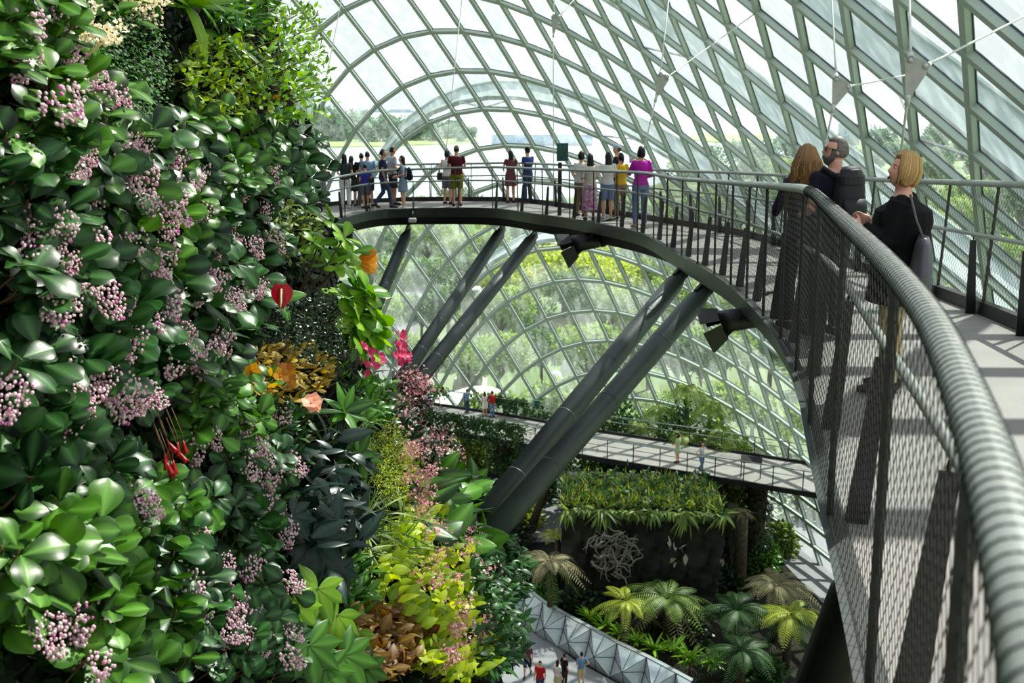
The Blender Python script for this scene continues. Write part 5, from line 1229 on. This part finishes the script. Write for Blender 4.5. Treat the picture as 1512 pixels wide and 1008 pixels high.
mb = MB(); mb.box((0, 0, .6), (3.2, 3.2, 1.2), bev=.05); mb.box((0, 0, 1.7), (2.4, 2.4, 1), bev=.05); mb.build('base', M['stone'], t, smooth=False, org=(0, 0, 0)); mb = MB(); mb.box((0, 0, 6), (1.6, 1.6, 7.8), bev=.08); mb.build('shaft', M['stone'], t, smooth=False, org=(0, 0, 0)); mb = MB(); mb.box((0, 0, 10.1), (2.1, 2.1, .5), bev=.1); mb.build('cap', M['stone'], t, smooth=False, org=(0, 0, 0))
for q, (u, d) in enumerate([(827, 82), (850, 86)]):
    t = thing('white_boulder', ['lower', 'upper'][q] + ' of two jagged white garden rocks outside the glass', 'rock', ((u - 756) / FPX * d, d, -27)); mb = MB()
    for k in range(5): mb.sphere((rnd.gauss(0, .7), rnd.gauss(0, .5), 1 + .9 * k * .8), (1.0 - .1 * k, .8, 1.1), 7, 5)
    mb.build('rock', M['white'], t, smooth=False, org=(0, 0, 0))
# ------------------------------------------------------------------ garden floor inside
poly('floor', [(-40, 4), (30, 4), (26, 40), (18.5, 58), (8, 69), (-6, 72.5), (-30, 74), (-60, 60)], -26.0, M['earth'], 'dark planted garden floor of the dome', 'floor')
poly('path', [on_z(u, v, -25.96) for u, v in [(560, 1120), (690, 850), (748, 893), (790, 930), (850, 975), (905, 1005), (960, 1030), (1020, 1120)]], -25.96, M['path'], 'pale paved ground path at the bottom with visitors', 'path')
poly('path', [on_z(u, v, -25.96) for u, v in [(1128, 800), (1160, 770), (1230, 752), (1275, 850), (1215, 890), (1175, 850)]], -25.96, M['path'], 'pale ground path at the right below the lower walkway', 'path')
poly('path', [on_z(u, v, -25.96) for u, v in [(755, 800), (770, 735), (800, 712), (870, 695), (900, 720), (840, 760), (832, 800)]], -25.96, M['path'], 'sunlit ground path behind the close strut ends', 'path')
M['facet'] = mat('faceted_metal', (196, 204, 208), 0.3, metal=0.5, var=0.05)
M['facetline'] = mat('facet_joint', (70, 74, 76), 0.5)
# lower walkway
NE = [on_z(u, v, -20.0) for u, v in [(560, 622), (628, 631), (719, 645), (769, 654), (844, 668), (880, 675), (1040, 701), (1197, 727), (1230, 733)]]
FE = [on_z(u, v, -20.0) for u, v in [(575, 589), (640, 597.5), (733, 611.5), (785, 620), (850, 632), (880, 637), (1035, 660), (1185, 684), (1215, 689)]]
def same(P, n):
    P = np.array(P); s = np.concatenate([[0], np.cumsum(np.linalg.norm(np.diff(P, axis=0), axis=1))]); t = np.linspace(0, s[-1], n); return np.stack([np.interp(t, s, P[:, k]) for k in range(3)], 1)
NE2, FE2 = same(NE, 40), same(FE, 40)
lw = thing('lower_walkway', 'straight pale lower walkway crossing the garden from left to right', 'walkway', (0, 0, 0))
mb = MB(); sweep_between(mb, NE2, FE2, 0, -.18); mb.build('deck', M['deck'], lw, smooth=False)
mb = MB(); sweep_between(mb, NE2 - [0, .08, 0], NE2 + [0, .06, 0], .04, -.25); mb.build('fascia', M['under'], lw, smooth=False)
mb = MB(); sweep_between(mb, FE2 - [0, .06, 0], FE2 + [0, .08, 0], .16, -.45); mb.build('kick_plate', M['black'], lw, smooth=False)
def low_rail(E, label, step):
    r = thing('walkway_railing', label, 'railing', (0, 0, 0))
    for h, rad, nm in ((1.15, .035, 'top_rail'), (.78, .022, 'handrail')):
        mb = MB(); mb.tube(E + [0, 0, h], rad, 6); mb.build(nm, M['steel'], r)
    P = same(E, int(np.linalg.norm(E[-1] - E[0]) / step))
    for p in P:
        mb = MB(); mb.box(p + [0, 0, .58], (.05, .05, 1.16)); mb.build('post', M['post'], r, smooth=False)
low_rail(NE2, 'slim railing along the near edge of the lower walkway', 1.5); low_rail(FE2, 'slim railing along the far edge of the lower walkway', 1.75)
# vines on the lower walkway
def vine(name, label, pts, n, L, wid, hang, mk='fernd', cat='vine', up=0.0):
    P0 = np.array(pts); t = thing(name, label, cat, P0[len(P0) // 2]); s = rng.random(n) * (len(P0) - 1); i = np.minimum(s.astype(int), len(P0) - 2); f = (s - i)[:, None]
    C_ = P0[i] * (1 - f) + P0[i + 1] * f; hv = hang * (0.55 + .45 * np.sin(s * 2.1 + 1) * np.cos(s * 4.7)) ; P = C_ + rng.normal(size=(n, 3)) * [wid, wid, .06] - np.stack([0 * s, 0 * s, hv * rng.random(n)], 1) + [0, 0, up]
    mb = MB(); leaves(mb, P, unit(rvec(n) + [0, -.4, -.6]), unit(rvec(n, .6) + [0, -.6, .7]), L * rng.uniform(.6, 1.3, n), L * .65, 'ovate', .2, .1, None, nu=2, hi=False); mb.build('foliage', M[mk], t)
    ms = MB()
    for k in range(10): q = C_[rnd.randrange(n)]; ms.tube([q, q - [0, .05, hang * .5], q - [.05, .1, hang]], .012, 4)
    ms.build('stem', M['stem'], t); return t
vine('hanging_vine', 'curtain of green vine hanging over the near rail of the lower walkway at left', [p + [0, -.12, 1.2] for p in NE2[4:15]], 3200, .2, .12, 2.1)
vine('hanging_vine', 'thin vine over the far rail of the lower walkway at its left end', [p + [0, .1, 1.3] for p in FE2[2:7]], 800, .2, .12, 1.0, 'mid')
vine('hanging_vine', 'leafy vine on the far rail right of the pair of visitors', [p + [0, .1, 1.25] for p in FE2[10:15]], 1200, .2, .1, 1.4, 'fernd')
def column(label, u, v0, v1, d, r, mk, nl, lean=(0, 0)):
    top = at(u, v0, d); bot = np.array([top[0] + lean[0], top[1] + lean[1], -26.1]); t = thing('planted_column', label, 'column', bot)
    mb = MB(); mb.tube([bot, (top + bot) / 2, top], [r * .8, r * .7, r * .8], 12); mb.build('core', M['bark'], t)
    s = rng.random(nl); a = rng.random(nl) * 6.28; P = bot + (top - bot) * s[:, None] + np.stack([np.cos(a), np.sin(a), 0 * a], 1) * r * rng.uniform(.7, 1.25, nl)[:, None]; o_ = np.stack([np.cos(a), np.sin(a), 0 * a], 1)
    mb = MB(); leaves(mb, P, unit(o_ + rvec(nl, .5) + [0, 0, -.5]), unit(o_ + [0, 0, .8]), .3 * rng.uniform(.6, 1.2, nl), .16, 'ovate', .3, .1, None, nu=2, hi=False); mb.build('foliage', M[mk], t)
column('column wrapped in green vine under the left of the lower walkway', 745, 655, 0, 64.5, .95, 'fernd', 1700)
column('dark fern-covered column under the right of the lower walkway', 1120, 708, 0, 56.6, .75, 'dark', 1100)
column('thin mossy column behind the planted rock block', 1082, 745, 0, 54.5, .4, 'dark', 500)
M['mixgrass'] = leaf_mat('mixed_grass', (46, 78, 26), (176, 186, 84), .5, .3, 0)
# planted rock block with driftwood knot
bl, br_ = on_z(832, 900, -26), on_z(1062, 908, -26)
t = thing('planted_rock_block', 'dark block of rock with tall grasses growing on its top', 'planter', (bl + br_) / 2)
mb = MB(); nx, nzz = 40, 24; V = []
for a in range(nx + 1):
    for b in range(nzz + 1):
        f, h = a / nx, b / nzz; p = bl * (1 - f) + br_ * f; V.append((p[0] + .15 * math.sin(7 * h + a), p[1] + .35 * h + .22 * math.sin(a * 1.3 + b * .9) * math.cos(b * 1.7 - a * .4), -26.1 + 5.8 * h))
F = [(a * (nzz + 1) + b, (a + 1) * (nzz + 1) + b, (a + 1) * (nzz + 1) + b + 1, a * (nzz + 1) + b + 1) for a in range(nx) for b in range(nzz)]
n0 = len(V); f0 = [a * (nzz + 1) + nzz for a in range(nx + 1)]; V += [(V[k][0], V[k][1] + 4.6, V[k][2] + .2) for k in f0]; F += [(f0[a], f0[a + 1], n0 + a + 1, n0 + a) for a in range(nx)]
n1 = len(V); V += [(V[n0 + a][0], V[n0 + a][1], -26.1) for a in range(nx + 1)]; F += [(n0 + a, n0 + a + 1, n1 + a + 1, n1 + a) for a in range(nx)]
F += [tuple([b for b in range(nzz + 1)] + [n0, n1]), tuple([nx * (nzz + 1) + b for b in range(nzz, -1, -1)] + [n1 + nx, n0 + nx])]
mb.add(V, F); mb.build('rock', M['rock'], t, smooth=True)
n = 1500; f = rng.random(n); yy = rng.random(n) ** 1.3; P = bl * (1 - f)[:, None] + br_ * f[:, None]; P[:, 1] += .3 + yy * 4.3; P[:, 2] = -20.3
mb = MB(); leaves(mb, P, unit(rvec(n, .45) + [0, -.3, 1]), unit(rvec(n) + [0, -.8, .2]), rng.uniform(.25, .8, n), .09, 'strap', rng.uniform(0, .7, n), .1, None, nu=4, hi=False); g = mb.build('grass', M['mixgrass'], t, smooth=True); g['kind'] = 'stuff'
n = 1500; f = rng.random(n); P = bl * (1 - f)[:, None] + br_ * f[:, None]; P[:, 1] += rng.uniform(.1, 4.4, n); hh = .35 + .75 * (np.sin(f * 23) * np.cos(P[:, 1] * 3) > .1) * rng.random(n); P[:, 2] = -20.3 + hh * rng.random(n)
mb = MB(); leaves(mb, P, unit(rvec(n, .8) + [0, -.3, .5]), unit(rvec(n, .4) + [0, -.6, .7]), rng.uniform(.2, .5, n), .16, 'ovate', .3, .1, None, nu=2, hi=False); g = mb.build('herb', M['fernd'], t); g['kind'] = 'stuff'
n = 900; f = rng.random(n); P = bl * (1 - f)[:, None] + br_ * f[:, None]; P[:, 1] += .0; P[:, 2] = -20.3
mb = MB(); leaves(mb, P, unit(rvec(n, .5) + [0, -.7, -.3]), unit([0, -.5, .8] + rvec(n, .3)), .2 + rng.uniform(0, .35, n) + .8 * np.maximum(0, np.sin(f * 17 + 1) * np.cos(f * 41)) ** 2, .12, 'lance', rng.uniform(.3, 1, n), .1, None, nu=4, hi=False); g = mb.build('hanging_fern', M['fern'], t); g['kind'] = 'stuff'
c = bl * .68 + br_ * .32 + np.array([0, -.35, 3.6]); t = thing('driftwood_knot', 'tangle of pale driftwood roots mounted on the dark rock face', 'driftwood', c); mb = MB()
for q in range(70):
    a = rnd.random() * 6.28; r0 = rnd.uniform(.1, 1.3); p = np.array([math.cos(a) * r0 * 1.1, rnd.uniform(-.25, .1), math.sin(a) * r0]); pts = [p]; d = nrm(np.array([math.cos(a + 1.7), rnd.uniform(-.4, .2), math.sin(a + 1.7)]))
    for k in range(6): d = nrm(d + np.array([rnd.gauss(0, .45), rnd.gauss(0, .25), rnd.gauss(0, .45)]) - p * .15 * np.array([1, .6, 1])); p = p + d * .22; pts.append(p)
    mb.tube(np.array(pts) + c, np.linspace(.075, .015, 7) * rnd.uniform(.6, 1.2), 6)
mb.build('root', M['wood'], t)
# faceted planter wall along the ground path
BT = same([on_z(u, v, -25.97) for u, v in [(735, 880), (752, 898), (784, 931), (823, 955), (869, 981), (897, 998), (950, 1025), (1010, 1060)]], 17)
dr = plan_normal(BT); back = np.array([0.45, .9, 0])
t = thing('faceted_planter', 'zigzag silver planter wall of triangular facets beside the ground path', 'planter', BT[8]); mb, mj = MB(), MB()
lo = BT; mi = BT + back * .15 + [0, 0, .75]; hi_ = BT + back * .95 + [0, 0, 1.25]; bk = hi_ + back * .25
mi = mi + np.where(np.arange(17)[:, None] % 2 == 0, 1, -1) * np.array([-.22, -.4, .05])
V = np.concatenate([lo, mi, hi_, bk]); n = 17; F = []
for q in range(n - 1):
    for r_ in range(2):
        a, b, c_, d_ = r_ * n + q, r_ * n + q + 1, (r_ + 1) * n + q + 1, (r_ + 1) * n + q
        tri = [(a, b, c_), (a, c_, d_)] if (q + r_) % 2 else [(a, b, d_), (b, c_, d_)]
        F += tri
        for T in tri:
            for x, y in ((0, 1), (1, 2), (2, 0)): mj.tube([V[T[x]] + [-.01, -.02, .01], V[T[y]] + [-.01, -.02, .01]], .014, 3, caps=False)
    F.append((2 * n + q, 2 * n + q + 1, 3 * n + q + 1, 3 * n + q))
mb.add(V, F); mb.build('facet_panel', M['facet'], t, smooth=False); mj.build('joint', M['facetline'], t, smooth=False)
# ferns
M['palmleaf'] = leaf_mat('palm_leaf', (66, 104, 44), (176, 194, 96), .5, .3, 0)
def frond_parts(nm, mk, t, c, k, *a, **kw):
    for q in range(k): m1 = MB(); frond_set(m1, m1, c, 1, *a, q0=q, **kw); m1.build(nm, M[mk], t)
def frond_set(mb, ms, c, k, L, el0, el1, droop, npin, pl, tint=None, az=None, q0=0):
    for q in range(k):
        a = ((q + q0) * 2.399 + rnd.gauss(0, .15)) if az is None else az[0] + (az[1] - az[0]) * rnd.random(); el = rnd.uniform(el0, el1); d = np.array([math.cos(a) * math.cos(el), math.sin(a) * math.cos(el), math.sin(el)]); h = np.array([math.cos(a), math.sin(a), 0]); l = L * rnd.uniform(.8, 1.15)
        u = np.linspace(0, 1, 13); C_ = c + d * (l * u)[:, None] + np.array([0, 0, -1.0]) * (droop * l * u ** 2)[:, None]
        ms.tube(C_, np.linspace(.03, .006, 13) * L / 2, 4)
        uu = np.linspace(.14, .99, npin); P = np.stack([np.interp(uu, u, C_[:, z]) for z in range(3)], 1); T = np.gradient(P, axis=0); T = unit(T); side = np.cross(T, [0, 0, 1.0]); side = unit(side + 1e-6); nn = np.cross(side, T)
        ln = pl * np.sin(PI * np.clip(uu * .93 + .05, 0, 1)) ** .7
        for sg in (1, -1): leaves(mb, P, unit(side * sg + T * .45 - nn * .15), nn, ln, L / npin * .5, 'lance', .25, .1, np.clip(rng.random(npin) * .4 + (rnd.random() * .6 if tint is None else tint), 0, 1), nu=3, hi=False)
def tree_fern(name, label, u, v, d, k, L, mk, base_z=-26.0, droop=.55, el=(.1, .75), npin=17, pl=None, mk2=None, tr=.16, lean=(0, 0), cat='tree fern', kd=0):
    c = at(u, v, d); b = np.array([c[0] + lean[0], c[1] + lean[1], base_z]); t = thing(name, label, cat, b); frond_parts('frond', mk, t, c, int(k * 1.5), L, el[0], el[1], droop, npin, pl or L * .2)
    if mk2: frond_parts('old_frond', mk2, t, c - [0, 0, .1], kd or k // 2, L, -.5, .1, droop, npin, pl or L * .2)
    mt = MB(); mt.tube([b, (b + c) / 2 + [.05, 0, 0], c - [0, 0, .05]], [tr * 1.3, tr, tr], 9); mt.build('trunk', M['bark'], t)
    return t
tree_fern('tree_fern', 'large green tree fern with grey lower fronds, left of the yellow one', 985, 882, 48.6, 15, 2.5, 'fern', mk2='fernb', kd=7)
tree_fern('tree_fern', 'yellow-green tree fern at the left of the large green one', 925, 888, 48.0, 11, 1.7, 'ferny', mk2='fernb', kd=3)
tree_fern('tree_fern', 'golden yellow tree fern at the right beside the black strut', 1165, 905, 46.5, 13, 1.9, 'ferny', mk2='fernd', kd=6)
tree_fern('tree_fern', 'silvery brown tree fern behind the golden yellow one', 1148, 862, 49.0, 14, 2.2, 'fernb', droop=.7)
tree_fern('tree_fern', 'dark green tree fern left of the golden yellow one', 1088, 900, 47.5, 14, 2.3, 'fernd')
tree_fern('tree_fern', 'low dark tree fern below the golden yellow one', 1095, 962, 44.5, 13, 2.1, 'fernd', droop=.6)
tree_fern('tree_fern', 'silvery tree fern in front of the dark rock block at left', 812, 828, 50.0, 12, 1.9, 'fernb', mk2='fern', kd=4, droop=.65)
tree_fern('tree_fern', 'small bright fern behind the strut ends', 823, 790, 54.0, 10, 1.2, 'ferny')
tree_fern('tree_fern', 'cut tree fern crown on two thick trunks by the dark column', 1096, 752, 53.0, 9, .8, 'fernb', el=(-.3, .3), tr=.34)
for q, (u, v, d, k, L) in enumerate([(1014, 576, 62.5, 13, 2.2), (1048, 602, 61.5, 12, 2.0), (975, 606, 63.5, 13, 2.1), (1068, 640, 60.0, 12, 1.9), (945, 628, 63.0, 12, 1.9), (1010, 645, 61.0, 13, 2.1)]):
    tree_fern('palm', ['tallest feathery palm behind the lower walkway', 'palm just right of the tallest behind the lower walkway', 'palm left of the tallest one behind the lower walkway', 'low palm at the right end of the palm clump', 'palm at the left end of the clump behind the walkway', 'low palm in the middle of the clump behind the walkway'][q], u, v, d, k, L, 'palmleaf', droop=1.15, el=(.3, 1.2), npin=16, pl=.5, tr=.09, cat='palm')
def bush(name, label, p, R, h, n, L, mk, shape='ovate', wr=.6, cat='shrub', up=.3, nu=3):
    p = np.asarray(p, float); t = thing(name, label, cat, p); d = unit(rvec(n) + [0, 0, .35]); d[:, 2] = np.abs(d[:, 2]); P = p + d * rng.uniform(.55, 1.05, n)[:, None] * [R, R, h]
    mb = MB(); leaves(mb, P, unit(d + rvec(n, .5) + [0, 0, up]), unit(d * .5 + [0, -.2, .8] + rvec(n, .2)), L * rng.uniform(.6, 1.3, n), L * wr, shape, .3, .1, None, nu=nu, hi=False); mb.build('foliage', M[mk], t)
    ms = MB()
    for q in range(5): a = q * 1.3; ms.tube([p - [0, 0, .1], p + [.3 * R * math.cos(a), .3 * R * math.sin(a), h * .4], p + [.6 * R * math.cos(a), .6 * R * math.sin(a), h * .75]], [.05 * R, .035 * R, .02 * R], 5)
    ms.build('stem', M['stem'], t); return t
for q, (u, v, L) in enumerate(sorted([(868, 938, .9), (893, 950, .9), (915, 962, .8), (965, 985, .9), (993, 988, .9), (1018, 1000, .8), (940, 974, .7), (1050, 1004, .8)])):
    p = on_z(u, v, -26) + [0, 0, .9]; t = thing('bromeliad', 'bright spiky bromeliad behind the silver planter wall, ' + ORD[q] + ' from the left', 'bromeliad', p, 'bromeliads behind the planter wall'); mb = MB(); k = 34
    a = rng.random(k) * 6.28; el = rng.uniform(.3, 1.3, k); D = np.stack([np.cos(a) * np.cos(el), np.sin(a) * np.cos(el), np.sin(el)], 1); leaves(mb, np.tile(p, (k, 1)), D, np.stack([-np.cos(a) * np.sin(el), -np.sin(a) * np.sin(el), np.cos(el)], 1), L * rng.uniform(.7, 1.2, k), .13, 'strap', rng.uniform(.2, .6, k), .3, None, nu=5, hi=True); mb.build('foliage', M['bright'], t)
    mb = MB(); mb.tube([p - [0, 0, .95], p], .06, 6); mb.build('stem', M['stem'], t)
BU = [('dark leafy shrub left of the silvery fern', 790, 870, 1.3, 1.6, 'dark'), ('dark undergrowth in front of the rock block', 870, 900, 1.6, 1.2, 'dark'), ('low green shrub behind the top of the planter wall', 800, 890, 1.0, .9, 'mid'), ('dark undergrowth right of the rock block', 1070, 880, 1.4, 1.6, 'dark'),
      ('dark shrub under the large green fern', 1000, 940, 1.6, 1.1, 'dark'), ('green shrub at the bottom beside the grey path edge', 1120, 1000, 1.2, 1.0, 'fernd'), ('dark thicket under the right end of the lower walkway', 1185, 752, 2.3, 2.6, 'med'), ('second thicket at the far right below the walkway', 1222, 760, 2.2, 2.8, 'med'),
      ('green shrub by the foot of the dark column', 1120, 835, 1.2, 1.6, 'mid'), ('pale-leaved plant at the edge of the right ground path', 1150, 815, 1.0, 1.8, 'fern'), ('lime shrub below the vine column', 765, 770, 1.6, 1.6, 'ygreen'), ('dark shrub behind the strut ends', 740, 800, 2.0, 2.2, 'dark'),
      ('lime shrub on the low ledge left of the vine column', 690, 745, 1.5, 1.8, 'ygreen'), ('yellow-green shrub under the left of the lower walkway', 675, 690, 2.2, 1.8, 'ygreen'), ('mid green shrub left of the vine column', 705, 705, 2.4, 2.0, 'mid'), ('leafy shrub right of the vine column', 790, 700, 2.2, 2.2, 'fernd'),
      ('green shrub behind the lower walkway at its left', 700, 640, 2.8, 6.5, 'fern'), ('green hedge behind the walkway, between the visitors and the struts', 800, 660, 2.8, 6.5, 'fernd'), ('bright hedge behind the close struts above the walkway', 880, 668, 3.2, 7.6, 'fern'), ('green shrub behind the walkway right of the palms', 1105, 690, 2.0, 6.2, 'fern'), ('shrub at the left of the palm clump', 925, 672, 2.8, 7.6, 'fernd'), ('thick shrub under the palm clump', 1000, 676, 3.2, 7.8, 'fernd'), ('shrub under the right palms', 1060, 684, 2.6, 7.2, 'fern')]
def behind(u):
    e = FE2[int(np.argmin(np.abs([pix(q)[0] - u for q in FE2])))]; return np.array([e[0] * 1.02, e[1] + 1.9, -26.0])
for lb, u, v, R, h, mk in BU: bush('garden_shrub', lb, on_z(u, v, -26.0) if h < 5 else behind(u), R if h < 5 else R * .62, h, 900 if h < 5 else 2600, .34, mk)
t = thing('curved_tree', 'small tree with a curved bare trunk behind the close struts', 'tree', on_z(783, 785, -26)); b = np.array(t.location); mb = MB(); mb.tube([b, b + [.5, 0, 1.6], b + [1.2, .2, 3.2], b + [1.3, .2, 4.6]], [.3, .24, .2, .14], 9); mb.tube([b + [1.1, .2, 3.0], b + [.3, 0, 4.2], b + [0, 0, 5]], [.16, .1, .06], 7); mb.build('trunk', M['bark'], t)
n = 900; P = b + [1.0, .2, 5.0] + rvec(n) * [1.3, 1.1, .6]; mb = MB(); leaves(mb, P, unit(rvec(n)), unit(rvec(n, .5) + [0, 0, 1]), .3, .16, 'ovate', .2, .1, None, nu=2, hi=False); mb.build('crown', M['fernd'], t)
M['varieg'] = leaf_mat('variegated_leaf', (120, 144, 100), (226, 230, 214), .5, .2, 0)
t = thing('variegated_plant', 'white-streaked leafy plant in a niche of the dark rock', 'plant', on_z(995, 880, -26)); b = at(995, 812, 52.2); mb = MB(); k = 40; leaves(mb, b + rvec(k, .3), unit(rvec(k) + [0, -.8, 0]), unit([0, -.3, .9] + rvec(k, .3)), .6, .26, 'lance', .4, .2, None, nu=5, hi=True); mb.build('foliage', M['varieg'], t)
mb = MB(); mb.tube([np.array(t.location), b], .07, 6); mb.build('stem', M['stem'], t)
t = thing('ledge_planter', 'dark sloping ledge with a white metal edge at the lower left', 'ledge', at(712, 715, 60)); a, b_ = at(668, 724, 60), at(735, 698, 62); mb = MB(); d = nrm(b_ - a); R = frame(d); L = np.linalg.norm(b_ - a); mb.box((a + b_) / 2 - [0, 0, .5], (2.2, L, .7), R); mb.build('slab', M['black'], t, smooth=False); mb = MB(); mb.tube([a + [0, -1.0, .0], b_ + [0, -1.0, .0]], .07, 6); mb.build('edge_rail', M['white'], t)
# ------------------------------------------------------------------ hangers: rods meeting at small plates
def hanger(label, c, up, side, down, sz, r, side_pt=None, two=False):
    """c: (u, v, d) of the plate; up/side/down: far ends of the rods"""
    C0 = at(*c); U = at(*up); D0 = np.array(down, float) if len(down) == 3 and not isinstance(down, tuple) else at(*down); S_ = at(*side) if side_pt is None else side_pt
    t = thing('cable_hanger', label, 'cable', C0); du, dd, ds = nrm(U - C0), nrm(D0 - C0), nrm(S_ - C0); nn = nrm(C0); fl = lambda d: nrm(d - nn * (d @ nn))
    pu, pd, ps = C0 + fl(du) * sz * .45, C0 + fl(dd) * sz * .8, C0 + fl(ds) * sz * .5
    cs = []
    for p, d, wd in ((pu, du, .17), (ps, ds, .17), (pd, dd, .06)):
        sd_ = nrm(np.cross(nn, fl(d))) * sz * wd; cs += [p + sd_, p - sd_]
    m_ = (pu + ps + pd) / 3; ex = nrm(pu - m_); ey = np.cross(nn, ex); cs.sort(key=lambda q: math.atan2((q - m_) @ ey, (q - m_) @ ex))
    mb = MB(); mb.prism([q - nn * .008 - nn * ((q - m_) @ nn) for q in cs], nn * .016); mb.build('plate', M['plate'], t, smooth=False)
    for p, e, nm in ((pu, U, 'rod'), (ps, S_, 'rod'), (pd, D0, 'rod')):
        mb = MB(); d = nrm(e - p); mb.tube([p - d * sz * .12, p + d * sz * .25], r * 2.0, 8); mb.tube([p, p + d * .4, e], [r * 1.3, r, r], 8); o = mb.build('rod', M['rod'], t)
    for p in (pu, ps):
        mb = MB(); mb.tube([p - nn * .03, p + nn * .03], sz * .10, 12); mb.build('pin', M['steel'], t, smooth=False)
def outer_at(y): k = int(np.argmin(np.abs(OE[:, 1] - y) + 1e3 * (OE[:, 0] < 0))); return OE[k]
hanger('large pale cable plate with three rods hanging at the upper right', (1345, 108, 10.5), (1338, -260, 12.5), (1600, -20, 14.5), list(outer_at(13.2) + [0, 0, -.1]), .33, .014)
hanger('cable plate with three rods left of the large one', (1236, 131, 16.0), (1216, -200, 18), (1352, 108, 20), list(outer_at(17.0) + [0, 0, -.1]), .36, .016)
hanger('smaller cable plate with rods above the magenta jacket', (974, 122, 25.0), (1000, -120, 27), (1113, 17, 31), list(outer_at(25.5) + [0, 0, -.1]), .46, .017, side_pt=GN[(17, -4)] + GNN[(17, -4)] * -.2)
hanger('farthest small cable plate over the middle of the bridge', (817, 33, 30.0), (825, -130, 31), (930, -90, 33), list(outer_at(29.0) + [0, 0, -.1]), .42, .015)
for lb, a, b in [('thin steel cable rising from the left end of the bridge', (457, 300, 31.5), (425, -40, 34)), ('second thin cable at the left, crossing towards the right', (452, 268, 31), (516, -60, 34)), ('thin cable above the man in maroon', (650, 305, 32.5), (688, -60, 34))]:
    t = thing('steel_cable', lb, 'cable', at(*a)); mb = MB(); mb.tube([at(*a), at(*b)], .014, 6); mb.build('cable', M['rod'], t); mb = MB(); d = nrm(at(*b) - at(*a)); mb.tube([at(*a), at(*a) + d * .35], .03, 8); mb.build('turnbuckle', M['steel'], t)
# ------------------------------------------------------------------ floodlights under the walkway
def flood(label, u, v, d, sc, yaw):
    p = at(u, v, d); t = thing('floodlight', label, 'floodlight', p); t.rotation_euler = (0, 0, yaw); t.scale = (sc, sc, sc)
    d_ = nrm((-.75, .1, -.35)); mb = MB(); mb.tube([np.array([.22, 0, .02]), np.array([.18, 0, 0]), d_ * .1, d_ * .22], [.08, .13, .14, .17], 16); mb.build('housing', M['black'], t, org=(0, 0, 0))
    mb = MB(); mb.sphere((.26, .0, -.03), (.10, .09, .09), 12, 8); mb.build('ballast', M['black'], t, org=(0, 0, 0))
    R = frame(d_); e = d_ * .22
    for k in range(4):
        a = k * PI / 2 + .5; o = R @ np.array([math.cos(a), 0, math.sin(a)]); sd = R @ np.array([-math.sin(a), 0, math.cos(a)])
        mb = MB(); mb.prism([e + o * .16 - sd * .12, e + o * .16 + sd * .12, e + o * .25 + d_ * .22 + sd * .17, e + o * .25 + d_ * .22 - sd * .17], d_ * .006); mb.build('barn_door', M['black'], t, smooth=False, org=(0, 0, 0))
    mb = MB(); mb.tube([(.0, -.15, 0), (.12, -.16, .2), (.3, 0, .30), (.12, .16, .2), (0, .15, 0)], .014, 6); mb.tube([(.2, 0, .26), (.5, .1, .34)], .022, 6); mb.build('bracket', M['black'], t, org=(0, 0, 0))
    mb = MB(); mb.tube([(.34, 0, -.02), (.44, 0, -.04), (.5, .02, .06), (.55, .05, .25)], .010, 6); mb.build('power_cable', M['black'], t, org=(0, 0, 0))
flood('black floodlight with barn doors under the near curve of the walkway', 1092, 468, 11.6, .95, -.1); flood('black floodlight under the far part of the walkway', 866, 354, 24.0, 1.5, .1)
t = thing('junction_box', 'small cream lamp box under the far left of the bridge', 'lamp', at(609, 325, 29.4)); mb = MB(); mb.box(np.array(t.location), (.24, .2, .14), bev=.03); mb.build('box_body', M['plate'], t, smooth=False); mb = MB(); mb.tube([np.array(t.location), np.array(t.location) + [0, .1, .25]], .03, 6); mb.build('mount', M['black'], t)
# ------------------------------------------------------------------ signs
M['signgreen'] = mat('sign_green', (36, 98, 86), .5, var=.15, scale=9, rgb2=(24, 70, 62)); M['signbrown'] = mat('sign_dark', (46, 40, 44), .5, var=.05)
p = on_deck(826, 318); t = thing('sign_post', 'dark green sign board on a post at the outer rail of the high bridge', 'sign', p); mb = MB(); mb.box(p + [0, 0, .68], (.10, .03, 1.36)); mb.build('post', M['blade'], t, smooth=False); mb = MB(); mb.box(p + [.06, -.02, 1.62], (.30, .03, .46), rotz(.12), bev=.008); b = mb.build('board', M['signgreen'], t, smooth=False)
p = on_z(1108, 705, -20.0); t = thing('info_panel', 'long dark information panel on two legs on the lower walkway', 'sign', p); mb = MB(); R = rotz(-.26); c = p + [0, 0, 1.05]; tilt = R @ np.array([[1, 0, 0], [0, .87, -.5], [0, .5, .87]]); mb.box(c, (1.15, .5, .05), tilt, bev=.01); mb.build('panel', M['signbrown'], t, smooth=False)
for q in (-1, 1): mb = MB(); mb.box(p + R @ np.array([q * .52, 0, .52]), (.05, .05, 1.04)); mb.build('leg', M['post'], t, smooth=False)
mb = MB(); mb.box(c + tilt @ np.array([0, 0, .028]), (1.05, .42, .006), tilt); mb.build('panel_face', M['blade'], t, smooth=False)
p = FE2[int(np.argmin(np.abs([pix(q)[0] - 793 for q in FE2])))]; t = thing('green_box', 'small green box fixed on the far rail of the lower walkway', 'box', p + [0, 0, 1.1]); mb = MB(); mb.box(p + [0, 0, 1.15], (.36, .22, .42), bev=.05); mb.build('box_body', M['signgreen'], t, smooth=False); mb = MB(); mb.box(p + [0, 0, 1.38], (.40, .26, .05), bev=.02); mb.build('lid', M['signgreen'], t, smooth=False)
